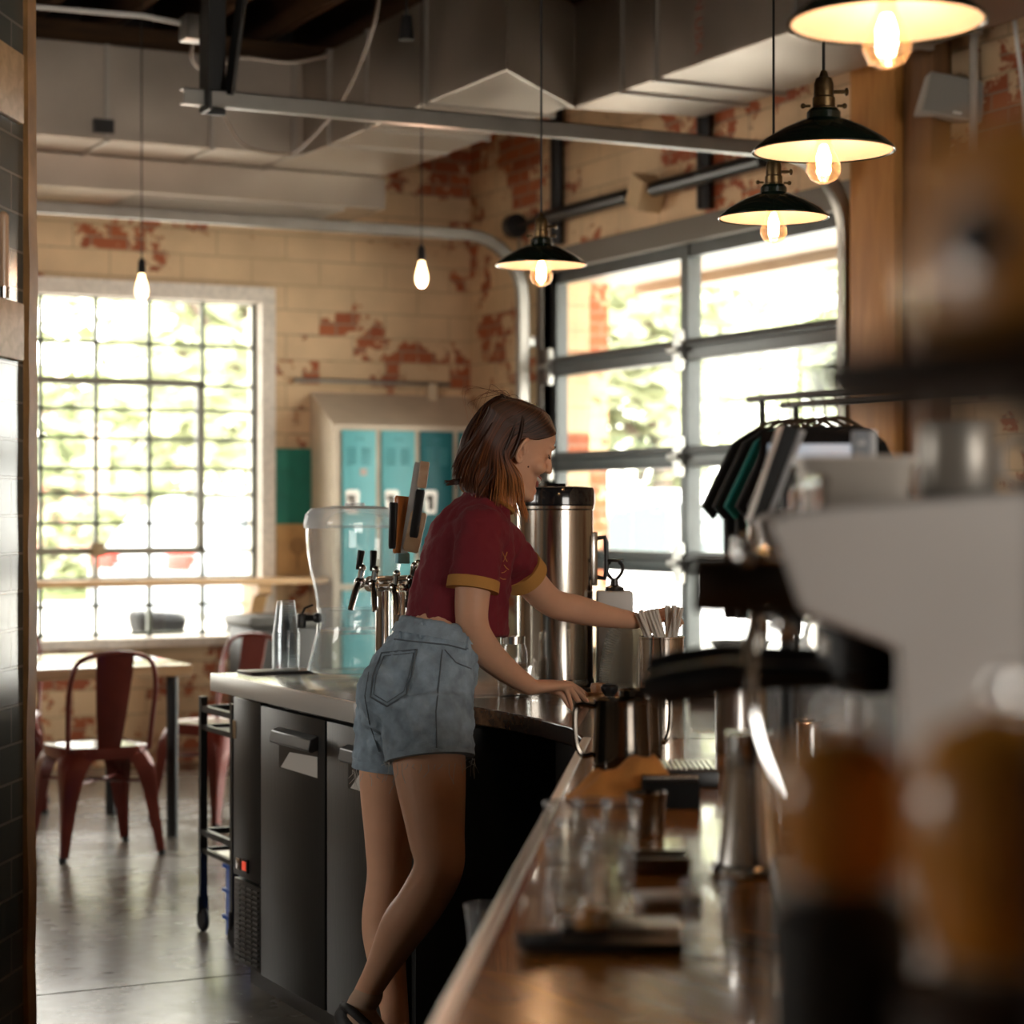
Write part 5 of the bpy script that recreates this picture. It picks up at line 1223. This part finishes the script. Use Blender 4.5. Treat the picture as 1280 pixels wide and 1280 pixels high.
# shorts
bm = nb()
loft(bm, [bodyring(549, 778, 5.04, .086, .122, .2), bodyring(545, 800, 5.04, .098, .135, .2), bodyring(529, 835, 5.035, .122, .158, .15), bodyring(519, 872, 5.03, .130, .172, .1), bodyring(517, 902, 5.03, .118, .176, 0), bodyring(520, 915, 5.03, .10, .17, 0)], 36, True)
limb(bm, S([(532, 880, 4.955), (535, 915, 4.935), (537, 943, 4.925)]), [.108, .106, .103], ends=False)
limb(bm, S([(500, 882, 5.12), (494, 925, 5.13), (490, 957, 5.13)]), [.100, .099, .095], ends=False)
ball(bm, W(488, 868, 4.97), (.075, .08, .085), 20); ball(bm, W(485, 872, 5.10), (.075, .08, .085), 20)
sh = obj('shorts', bm, DENIM, person); remesh(sh, .005, 8); cloth_disp(sh, .020, .034, 2)
obj('shorts_hem', band(W(536.5, 936, 4.928), W(537.5, 949, 4.922), .1035, 40), DENIM, person)
obj('shorts_hem', band(W(490.5, 950, 5.13), W(489.5, 962, 5.13), .0955, 40), DENIM, person)
# waistband, belt loops, pocket, frayed threads: wrap lines onto the hips by ray from outside
bm = nb(); c, a, b_ = bodyring(547.5, 786, 5.04, .096, .130, .2); c1 = bodyring(545.5, 798, 5.04, .104, .138, .2)
loft(bm, [(c, a*.97, b_*.97), (c, a, b_), (c1[0], c1[1], c1[2]), (c1[0], c1[1]*.97, c1[2]*.97)], 40); obj('waistband', bm, DENIM, person)
bm = nb()
from mathutils.bvhtree import BVHTree
dg = bpy.context.evaluated_depsgraph_get(); dg.update()
ev = sh.evaluated_get(dg); me = ev.to_mesh(); Mw = MW[person.name]
bvh = BVHTree.FromPolygons([Mw @ v.co for v in me.vertices], [list(p_.vertices) for p_ in me.polygons]); ev.to_mesh_clear()
def onto(u, v, off=.0015):
    o_ = V((0, 0, EYE)); dr = (W(u, v, 5)-o_).normalized(); h = bvh.ray_cast(o_, dr)
    return (h[0]-dr*off) if h[0] is not None else W(u, v, 4.95)
def seam(pts, r=.0016, k=5):
    P = []
    for (u0, v0), (u1, v1) in zip(pts, pts[1:]):
        for j in range(k): P.append(onto(u0+(u1-u0)*j/k, v0+(v1-v0)*j/k))
    P.append(onto(*pts[-1])); tube(bm, P, r, 6)
seam([(477, 816), (521, 812), (515, 845), (508, 868), (484, 883), (463, 871), (466, 845), (477, 816)], .0022)
seam([(480, 820), (517, 816), (511, 845), (505, 864), (484, 878), (467, 868), (470, 845), (480, 820)], .0012)
seam([(493, 799), (520, 802), (560, 806), (583, 812)], .002)
seam([(553, 812), (549, 850), (545, 890), (546, 935)], .0016)
seam([(556, 812), (570, 828), (589, 836)], .0016)
seam([(461, 840), (456, 870), (462, 905), (474, 940)], .0014)
obj('seam_stitching', bm, DENIMS, person)
bm = nb()
for (u, v) in ((527, 786), (585, 799), (500, 786)):
    a_, b2_ = onto(u, v-7, .004), onto(u-1, v+12, .004); tube(bm, [a_, b2_], .004, 6)
obj('belt_loop', bm, DENIM, person)
bm = nb()
for k in range(70):
    nr_ = k < 40
    if nr_: a = k/40*2*PI; p0 = W(537.5, 949, 4.922)+RT*.103*math.cos(a)+FW*.103*math.sin(a)
    else: a = (k-40)/30*2*PI; p0 = W(489.5, 962, 5.13)+RT*.095*math.cos(a)+FW*.095*math.sin(a)
    ln = rnd.choice((.012, .018, .03, .045)); tube(bm, [p0, p0+V((jit(.006), jit(.006), -ln*.5)), p0+V((jit(.012), jit(.012), -ln))], .0006, 4)
obj('frayed_threads', bm, mat('thread', (.5, .52, .5), .9), person)
# socks and slip-on shoes
SOCK = mat('sock_beige', (.52, .36, .26), .9); SHOE = mat('shoe_black', (.014, .013, .013), .6)
bm = nb(); limb(bm, S([(461, 1243, 4.992), (451, 1258, 4.998), (452, 1272, 4.992)])+[W(472, 1302, 4.97)], [.0345, .034, .037, .037]); o = obj('sock', bm, SOCK, person); remesh(o, .004, 4)
bm = nb(); limb(bm, S([(497, 1345, 5.055), (498, 1368, 5.05)]), [.0365, .04]); o = obj('sock', bm, SOCK, person); remesh(o, .004, 4)
bm = nb(); limb(bm, [W(431, 1270, 5.0), W(447, 1296, 4.985), V((*W(508, 1372, 4.93)[:2], .048)), V((fN_toe.x, fN_toe.y, .03))+Fd*.02], [.026, .040, .040, .027])
limb(bm, [W(428, 1256, 5.0), W(440, 1264, 4.958), W(462, 1284, 4.935)], [.009, .011, .011]); o = obj('shoe', bm, SHOE, person); remesh(o, .004, 4)
bm = nb(); limb(bm, [fl-Fd*.05-UP*.005, fl+Fd*.05-UP*.004, fl+Fd*.13-UP*.01, fl+Fd*.19-UP*.018], [.038, .040, .036, .026]); o = obj('shoe', bm, SHOE, person); remesh(o, .004, 4)

# ------------------------------------------------------------------ things on the long bar, from the far end towards the viewer
def pitcher(u, v, lb, r=.046, h=.125, ang=PI, m=None, hm=None, name='milk_pitcher', r1=None, n=40, handle=True):
    q = G(u, v, CT); t = thing(name, lb, 'pitcher', (q.x, q.y, CT), -YAW)
    r1 = r1 or r*.93
    bm = nb(); lathe(bm, (0, 0, 0), [(.001, .0), (r*.97, 0), (r, .006), (r, h*.25), (r1, h*.9), (r1+.002, h), (r1, h+.001), (r1-.002, h-.002), (r1-.004, h*.85), (r-.004, .01), (.001, .008)], n); obj('pitcher_body', bm, m or mat('pitcher_steel', (.15, .13, .11), .16, 1), t, world=False)
    if handle:
        d = V((math.cos(ang), math.sin(ang), 0)); bm = nb()
        tube(bm, smooth_path([d*r1+V((0, 0, h*.9)), d*(r+.028)+V((0, 0, h*.92)), d*(r+.034)+V((0, 0, h*.7)), d*(r+.030)+V((0, 0, h*.35)), d*(r+.018)+V((0, 0, h*.2)), d*(r-.001)+V((0, 0, h*.22))], 4), .0055, 10); obj('handle', bm, hm or mat('pitcher_steel', (0, 0, 0)), t, world=False)
    return t
pitcher(777, 962, 'dark reflective steel pitcher with loop handle at far end of the bar', .056, .135)
pitcher(800, 946, 'second steel pitcher tucked right behind the handled one', .045, .135, ang=.6)
q = G(762, 880, CT); t = thing('tamper', 'black knobbed tamper standing behind the steel pitcher', 'tamper', (q.x, q.y, CT))
bm = nb(); lathe(bm, (0, 0, 0), [(.001, 0), (.026, 0), (.026, .008), (.01, .012), (.008, .02), (.001, .021)], 24); obj('base', bm, STEEL, t, world=False)
bm = nb(); lathe(bm, (0, 0, .02), [(.001, 0), (.012, 0), (.016, .006), (.022, .015), (.023, .024), (.017, .031), (.001, .033)], 24); obj('knob', bm, BLACK, t, world=False)
# slatted drip tray
q = G(850, 985, CT); t = thing('drip_tray', 'black drip tray with ridged steel grate on the bar', 'tray', (q.x, q.y, CT), -YAW)
bm = nb(); box(bm, (-.055, 0, 0), (.07, .16, .03), bev=.004); obj('tray_body', bm, BLACKM, t, world=False)
bm = nb()
for k in range(12): box(bm, (-.048+k*.0097, .006, .03), (-.042+k*.0097, .154, .034))
obj('grate', bm, STEEL, t, world=False, smooth=False)
# cloth
q = G(785, 1003, CT); t = thing('cleaning_cloth', 'crumpled orange brown cloth lying across the bar', 'cloth', (q.x, q.y, CT), -YAW)
bm = nb(); nx, ny = 28, 16; gv = []
for i in range(nx+1):
    row = []
    for j in range(ny+1):
        x = -.10+.20*i/nx; y = -.05+.13*j/ny
        e_ = min(1, 4*min(i/nx, 1-i/nx))*min(1, 4*min(j/ny, 1-j/ny))
        z = .004+e_*(.034+.050*(i/nx)+.022*noise.noise(V((x*22, y*22, 3)))); row.append(bm.verts.new((x+.01*noise.noise(V((x*9, y*9, 1))), y+.012*noise.noise(V((x*9, y*9, 5))), z)))
    gv.append(row)
for i in range(nx):
    for j in range(ny): bm.faces.new((gv[i][j], gv[i+1][j], gv[i+1][j+1], gv[i][j+1]))
o = obj('cloth', bm, mat('cloth_tan', (.58, .235, .05), .9, bump=.3, bscale=120, var=.2, vscale=20), t, world=False, ang=180); sm = o.modifiers.new('thick', 'SOLIDIFY'); sm.thickness = .003
# small cup and boxes
pitcher(808, 1046, 'small steel cup standing in front of orange brown cloth', .027, .068, m=mat('cup_steel', (.3, .27, .24), .18, 1), name='steel_cup', handle=False, r1=.030)
def blk(name, lb, cat, u, v, lo, hi, m, rz=-YAW, bev=.004, part='body'):
    q = G(u, v, CT); t = thing(name, lb, cat, (q.x, q.y, CT), rz); bm = nb(); box(bm, lo, hi, bev=bev); obj(part, bm, m, t, world=False); return t
t = blk('knock_box', 'black rectangular knock box behind small steel cup, right of the cloth', 'box', 838, 1012, (-.045, 0, 0), (.05, .09, .045), mat('black_matte', (.01, .01, .01), .8, spec=.1))
bm = nb(); cyl(bm, (-.045, .045, .047), (.05, .045, .047), .006); obj('knock_bar', bm, STEEL, t, world=False)
t = blk('wooden_tray', 'dark wooden tray between the steel cup and white napkins', 'tray', 818, 1095, (-.045, 0, 0), (.05, .075, .015), wood_mat('walnut', (.07, .03, .012), (.12, .05, .02), .3))
bm = nb(); box(bm, (-.045, 0, .015), (.05, .006, .024)); box(bm, (-.045, .069, .015), (.05, .075, .024)); obj('rim', bm, wood_mat('walnut', (0,)*3, (0,)*3), t, world=False)
t = thing('napkin_stack', 'white folded napkins beside the glass tumblers', 'napkins', tuple(G(812, 1138, CT)), -YAW+.1)
for k in range(3):
    bm = nb(); box(bm, (-.01, 0, .002+.004*k), (.065, .07, .0055+.004*k), rot=Matrix.Rotation(.04*k, 3, 'Z'), bev=.0015); obj('napkin', bm, mat('napkin_white', (.82, .81, .79), .8), t, world=False)
# tumblers
tp_ = None
tumb = [(712, 1138, 0, 'clear glass tumbler at the front left of glass cluster'), (760, 1146, 0, 'clear glass tumbler at the front right of glass cluster'), (722, 1108, 0, 'clear glass tumbler in the middle row left of cluster'), (770, 1114, 0, 'clear glass tumbler in the middle row right of cluster'), (704, 1080, 0, 'clear glass tumbler at the back left of glass cluster'), (740, 1076, 0, 'clear glass tumbler at the back of glass cluster, middle'), (776, 1078, 0, 'clear glass tumbler at the back right of glass cluster'), (884, 1200, 0, 'clear glass tumbler alone at the right end of the black scale')]
for u, v, _, lb in tumb:
    q = G(u, v, CT)
    if tp_ is None:
        tp_ = thing('glass_tumbler', lb, 'glass', tuple(q))
        bm = nb(); lathe(bm, (0, 0, 0), [(.001, .0), (.020, .0), (.022, .004), (.0245, .03), (.028, .085), (.0272, .0865), (.0262, .085), (.0225, .03), (.019, .014), (.001, .012)], 20); obj('glass_body', bm, TUMB, tp_, world=False)
        bm = nb(); lathe(bm, (0, 0, 0), [(.0279, .083), (.0285, .0855), (.0272, .0875), (.0262, .0855)], 24, close=True); obj('rim', bm, thin_glass('rim_glass', (.9, .9, .9), 1.6, .05, body=.3), tp_, world=False)
        c = tp_
    else: c = copy_tree(tp_)
    put(c, tuple(q), 0, lb, 'glass tumblers on the bar')
# black scale with wooden tamper
q = G(762, 1195, CT); t = thing('coffee_scale', 'long black flat tray with round amber weight nearest viewer', 'tray', (q.x, q.y, CT), -YAW)
bm = nb(); box(bm, (-.095, 0, 0), (.085, .035, .016), bev=.005); box(bm, (-.055, .035, 0), (.085, .12, .022), bev=.004); obj('tray_body', bm, BLACK, t, world=False)
bm = nb(); tube(bm, [(-.055, .03, .014), (-.10, .012, .014)], [.010, .013], 10); obj('handle', bm, BLACK, t, world=False)
bm = nb(); lathe(bm, (-.018, .055, .022), [(.001, 0), (.019, 0), (.021, .01), (.017, .02), (.001, .023)], 24); obj('weight', bm, mat('amber_wood', (.45, .20, .05), .35, coat=.4), t, world=False)
# conical chrome pitcher and steel canister
q = G(936, 1092, CT); t = thing('conical_shaker', 'tall flared chrome pitcher with wide foot ring at the machine', 'pitcher', tuple(q), -YAW)
bm = nb(); lathe(bm, (0, 0, 0), [(.001, 0), (.050, 0), (.053, .004), (.052, .012), (.046, .016), (.040, .05), (.031, .13), (.030, .19), (.032, .193), (.029, .193), (.027, .14), (.036, .05), (.001, .02)], 48); obj('pitcher_body', bm, mat('shaker_steel', (.75, .73, .70), .14, 1), t, world=False)
pitcher(918, 940, 'plain steel canister standing behind the flared chrome pitcher', .040, .135, m=BRUSH, name='steel_canister', handle=False, r1=.040)
pitcher(1008, 985, 'narrow steel milk jug below the espresso machine head, left', .030, .12, m=STEEL, name='milk_jug', ang=0)
pitcher(1062, 985, 'narrow steel milk jug below the espresso machine head, right', .026, .11, m=STEEL, name='milk_jug', ang=0)
# espresso machine: side profile in bar coordinates (n = across the bar, z), extruded along the bar
def BN(s, n, z=0): return C0 - E*s + Nn*n + V((0, 0, z))
def su(u, d):            # s, n of a point seen at column u and depth d
    p_ = W(u, 640, d)-C0; return -p_.dot(E), p_.dot(Nn)
s0, nA = su(965, 2.02); _, nB = su(1000, 2.02); _, nC = su(1120, 2.02)
zf = lambda v: EYE-(v-640)/2667*2.02
t = thing('espresso_machine', 'large brushed steel espresso machine, side panel close and out of focus', 'espresso machine', tuple(BN(s0-.35, nC+.2, CT)))
prof = [(nA, zf(655)), (nA+.012, zf(642)), (nA+.06, zf(632)), (nA+.25, zf(612)), (nA+.40, zf(606)), (nA+.40, CT+.05), (nC+.003, CT+.05), (nC+.003, zf(900)), (nC, zf(815)), (nC-.012, zf(806)), (nB+.01, zf(772)), (nB, zf(764))]
def ext(poly, sa, sb): 
    bm = nb(); prism(bm, poly, sa, sb, lambda n, z, s: BN(s, n, z)); return bm
PAN = mat('machine_steel', (.74, .70, .66), .45, .45, rvar=.05, vscale=5)
obj('side_panel', ext(prof, s0, s0-.03), PAN, t, bev=.006)
obj('side_panel', ext(prof, s0-.70, s0-.73), PAN, t, bev=.006)
inner = [(nA+.03, zf(650)), (nA+.39, zf(618)), (nA+.39, CT+.05), (nC+.02, CT+.05), (nC+.02, zf(815)), (nB+.03, zf(780))]
obj('machine_body', ext(inner, s0-.03, s0-.70), mat('machine_dark', (.02, .018, .016), .4, .5), t, bev=.004)
bm = nb(); prism(bm, [(nA+.02, CT+.0), (nA+.39, CT), (nA+.39, CT+.055), (nA+.02, CT+.055)], s0-.01, s0-.72, lambda n, z, s: BN(s, n, z)); obj('drip_base', bm, BLACKM, t, bev=.005)
for k in range(2):
    sg = s0-.22-.28*k; bm = nb(); cyl(bm, BN(sg, nA+.10, zf(800)), BN(sg, nA+.10, zf(860)), .036); cyl(bm, BN(sg, nA+.10, zf(790)), BN(sg, nA+.10, zf(812)), .045); g_ = obj('group_head', bm, STEEL if k else BLACKM, t)
    bm = nb(); a = BN(sg, nA+.08, zf(868)); b2 = a-Nn*.21+V((0, 0, -.012)); tube(bm, [a, a-Nn*.06, a-Nn*.12, b2+Nn*.03, b2], [.012, .014, .018, .021, .012], 14); cyl(bm, BN(sg, nA+.10, zf(862)), BN(sg, nA+.10, zf(890)), .036, .030); obj('portafilter', bm, BLACK, g_)
    bm = nb(); p0 = BN(sg+.11, nA+.02, zf(790)); tube(bm, smooth_path([p0, p0-Nn*.03-UP*.01, p0-Nn*.035-UP*.09, p0-Nn*.01-UP*.17], 4), .005, 8); ball(bm, p0, .016); obj('steam_wand', bm, CHROME, t)
    bm = nb(); ball(bm, BN(sg+.11, nA-.02, zf(700)), .014); cyl(bm, BN(sg+.11, nA+.03, zf(702)), BN(sg+.11, nA-.01, zf(700)), .007); ball(bm, BN(sg+.06, nA-.022, zf(685)), .010); obj('valve_knob', bm, CHROME, t)
bm = nb(); cyl(bm, BN(s0-.12, nA+.06, zf(742)), BN(s0-.12, nA-.075, zf(736)), .030, .028, 20); obj('steam_knob', bm, mat('knob_dark', (.03, .018, .012), .35), t)
bm = nb(); tube(bm, [BN(s0-.05, nA+.05, zf(600)), BN(s0-.7, nA+.05, zf(600))], .006); tube(bm, [BN(s0-.05, nA+.36, zf(590)), BN(s0-.7, nA+.36, zf(590))], .006)
for s_ in (.08, .4, .68): tube(bm, [BN(s0-s_, nA+.05, zf(600)), BN(s0-s_, nA+.05, zf(648))], .005, 8)
obj('cup_rail', bm, CHROME, t)
# on top of the machine
def onm(ds, dn): return BN(s0-ds, nA+dn, zf(620)+.0)
q = onm(.40, .105); t = thing('cup_tray', 'cream white plastic tub on top of espresso machine', 'tub', (q.x, q.y, zf(638)), -YAW)
bm = nb(); loft(bm, [(V((0, 0, z)), V((r, 0, 0)), V((0, r*.8, 0))) for r, z in ((.055, 0), (.062, .05), (.066, .052), (.066, .06), (.06, .061))], 32, True, .35); obj('tub_body', bm, mat('tub_cream', (.62, .55, .47), .5), t, world=False)
MUG = thin_glass('smoked_glass', (.75, .72, .68), 1.5, .08, body=.25, bcol=(.5, .45, .4))
q = onm(.10, .185); t = thing('glass_canister', 'grey translucent canister standing on the espresso machine', 'canister', (q.x, q.y, zf(622)))
bm = nb(); lathe(bm, (0, 0, 0), [(.001, 0), (.036, 0), (.038, .004), (.038, .07), (.036, .074), (.034, .07), (.034, .006), (.001, .005)], 32); obj('canister_body', bm, mat('canister_grey', (.33, .30, .26), .35, .4), t, world=False)
q = onm(.10, .285); t = thing('coffee_mug', 'pale mug with curved handle on the machine at right edge', 'mug', (q.x, q.y, zf(620)), -YAW)
bm = nb(); lathe(bm, (0, 0, 0), [(.001, 0), (.028, 0), (.033, .01), (.034, .06), (.0325, .062), (.031, .06), (.03, .012), (.001, .008)], 32); obj('mug_body', bm, mat('mug_cream', (.5, .42, .34), .3), t, world=False)
bm = nb(); tube(bm, smooth_path([(-.031, 0, .053), (-.055, 0, .052), (-.060, 0, .03), (-.050, 0, .014), (-.031, 0, .012)], 4), .005, 8); obj('handle', bm, mat('mug_cream', (0, 0, 0)), t, world=False)
# ordering tablet on a stand, upright display beside it
q = W(985, 700, 3.25); t = thing('tablet_stand', 'black tablet till with bright glassy screen on a stand', 'tablet', (q.x, q.y, CT))
Rt = lambda u, v, d=3.25: W(u, v, d)
bm = nb(); cyl(bm, (q.x, q.y, CT), (q.x, q.y, 1.50), .012); cyl(bm, (q.x, q.y, CT), (q.x, q.y, CT+.01), .07); obj('pole', bm, BLACKM, t)
def slab(u0, v0, u1, v1, d0, d1, th, m, name, par, bev=.002):
    bm = nb(); a, b_, c, d_ = W(u0, v0, d0), W(u1, v0, d0), W(u1, v1, d1), W(u0, v1, d1); n_ = (b_-a).cross(d_-a).normalized()*th
    A = [bm.verts.new(x) for x in (a, b_, c, d_)]; B = [bm.verts.new(x-n_) for x in (a, b_, c, d_)]
    bm.faces.new(A); bm.faces.new(B[::-1])
    for i in range(4): bm.faces.new((A[i], A[(i+1) % 4], B[(i+1) % 4], B[i]))
    return obj(name, bm, m, par, bev=bev)
slab(950, 536, 1086, 584, 3.22, 3.16, -.012, mat('tablet_black', (.01, .01, .01), .9, spec=.05), 'tablet_body', t)
slab(960, 556, 1074, 582, 3.190, 3.158, .002, mat('screen_glass', (.10, .13, .16), .35, spec=.2, emit=(.5, .6, .7), estr=.45), 'screen', t, 0)
q = W(1083, 600, 3.0); t = thing('white_carton', 'small grey and white carton with triangle mark beside the tablet', 'box', tuple(W(1083, 578, 3.0)))
slab(1068, 538, 1088, 580, 3.0, 3.0, -.03, mat('carton_grey', (.32, .34, .37), .6), 'carton_body', t)
slab(1088, 538, 1096, 580, 3.0, 3.0, -.03, mat('carton_white', (.75, .75, .75), .6), 'carton_side', t)
bm = nb(); 
for dx in (0, 5): bm.faces.new([bm.verts.new(W(u, v, 2.995)) for u, v in ((1071+dx, 556), (1078+dx, 556), (1074.5+dx, 550-dx*.4))])
obj('triangle_mark', bm, WHITE, t, smooth=False)
bm = nb(); q = W(1083, 590, 3.0); cyl(bm, (q.x, q.y, CT), (q.x, q.y, CT+.01), .04); cyl(bm, (q.x, q.y, CT), (q.x, q.y, W(1083, 580, 3).z), .02); obj('post', bm, BLACKM, t)
t = thing('display_frame', 'slim black upright frame seen edge on beside the tablet', 'display', tuple(W(955, 700, 3.0))[:2]+(CT,))
slab(975, 528, 998, 530, 3.08, 3.08, .01, BLACKM, 'frame_cap', t)
bm = nb(); a, b_ = W(990, 532, 3.08), W(946, 655, 3.08); ax = (b_-a); sd = ax.cross(FW).normalized()
bmq = [a+sd*.012, a-sd*.012, b_-sd*.009, b_+sd*.009]
A = [bm.verts.new(x) for x in bmq]; B = [bm.verts.new(x+FW*.08) for x in bmq]; bm.faces.new(A); bm.faces.new(B[::-1])
for i in range(4): bm.faces.new((A[i], A[(i+1) % 4], B[(i+1) % 4], B[i]))
obj('frame_body', bm, BLACKM, t, bev=.003)
bm = nb(); bmq = [a+sd*.013, a+sd*.023, b_+sd*.018, b_+sd*.010]
bmq = [x+FW*.01 for x in bmq]
A = [bm.verts.new(x) for x in bmq]; B = [bm.verts.new(x+FW*.07) for x in bmq]; bm.faces.new(A); bm.faces.new(B[::-1])
for i in range(4): bm.faces.new((A[i], A[(i+1) % 4], B[(i+1) % 4], B[i]))
obj('frame_face', bm, mat('frame_pale', (.6, .6, .6), .3), t, bev=.002)
bm = nb(); cyl(bm, (b_.x, b_.y, CT), b_, .012); cyl(bm, (b_.x, b_.y, CT), (b_.x, b_.y, CT+.01), .04); obj('post', bm, CHROME, t)
# plastic cup on the under shelf
q = W(608, 1150, 3.2); t = tag(obj('plastic_cup', (lambda b: (lathe(b, (q.x, q.y, .0), [(.001, .0), (.022, .0), (.032, .09), (.034, .092), (.032, .093)], 24), b)[-1])(nb()), CLEAR), 'clear plastic cup peeking out below the bar edge', 'cup')
t.location.z = q.z-.07
# grinders very close to the lens
AMB = mat('amber_hopper', (.80, .33, .05), .3, spec=.6, coat=.5, var=.3, vscale=18)
def grinder(u, d, vtop, vbot, r, lb, body_m, br=None):
    a = W(u, vtop, d); b_ = W(u, vbot, d); t = thing('coffee_grinder', lb, 'grinder', (a.x, a.y, CT)); h0, h1 = b_.z, a.z; br = br or r*1.05; H_ = h1-h0
    bm = nb(); lathe(bm, (a.x, a.y, 0), [(r*.6, h0), (r*.8, h0+H_*.12), (r, h0+H_*.4), (r, h0+H_*.7), (r*.75, h0+H_*.9), (r*.3, h1), (.001, h1)], 40); obj('bean_hopper', bm, AMB, t)
    bm = nb(); lathe(bm, (a.x, a.y, 0), [(.001, CT), (br*1.1, CT), (br*1.1, CT+.02), (br, CT+.03), (br, h0-.01), (r*.62, h0), (.001, h0)], 40); obj('grinder_body', bm, body_m, t)
    bm = nb(); lathe(bm, (a.x, a.y, 0), [(r*.62, h0-.002), (r*.7, h0+.002), (r*.7, h0+.008), (r*.6, h0+.01)], 32); obj('collar', bm, STEEL, t)
    bm = nb(); lathe(bm, (a.x, a.y, h1-.003), [(.001, .016), (.006, .014), (.008, .006), (.006, 0)], 20); obj('lid_knob', bm, CHROME, t)
    return t
GBLK = mat('grinder_black', (.012, .010, .009), .45)
grinder(1052, .92, 915, 1110, .031, 'small coffee grinder with amber hopper, blurred, left of two at lower right', GBLK)
grinder(1262, .86, 885, 1215, .043, 'coffee grinder with amber hopper, blurred at the lower right corner', mat('grinder_brown', (.03, .014, .006), .5))
# tall grinder whose wide collar pokes in at the right
a = W(1400, 470, .78); t = thing('tall_grinder', 'tall grinder with amber hopper and wide dark collar, blurred at right edge', 'grinder', (a.x, a.y, CT))
bm = nb(); lathe(bm, (a.x, a.y, a.z), [(.001, -.010), (.105, -.010), (.115, 0), (.112, .008), (.07, .010), (.001, .010)], 48); obj('collar', bm, mat('collar_dark', (.02, .011, .006), .5), t)
bm = nb(); lathe(bm, (a.x, a.y, a.z), [(.06, .010), (.075, .02), (.078, .05), (.07, .085), (.04, .095), (.001, .097)], 48); obj('bean_hopper', bm, AMB, t)
bm = nb(); ball(bm, a+UP*.045-RT*.062-FW*.045, .011); obj('hopper_latch', bm, BLACK, t)
bm = nb(); lathe(bm, (a.x, a.y, 0), [(.001, CT), (.04, CT), (.032, CT+.03), (.028, a.z-.03), (.04, a.z-.01), (.001, a.z-.01)], 32); obj('grinder_body', bm, BLACK, t)
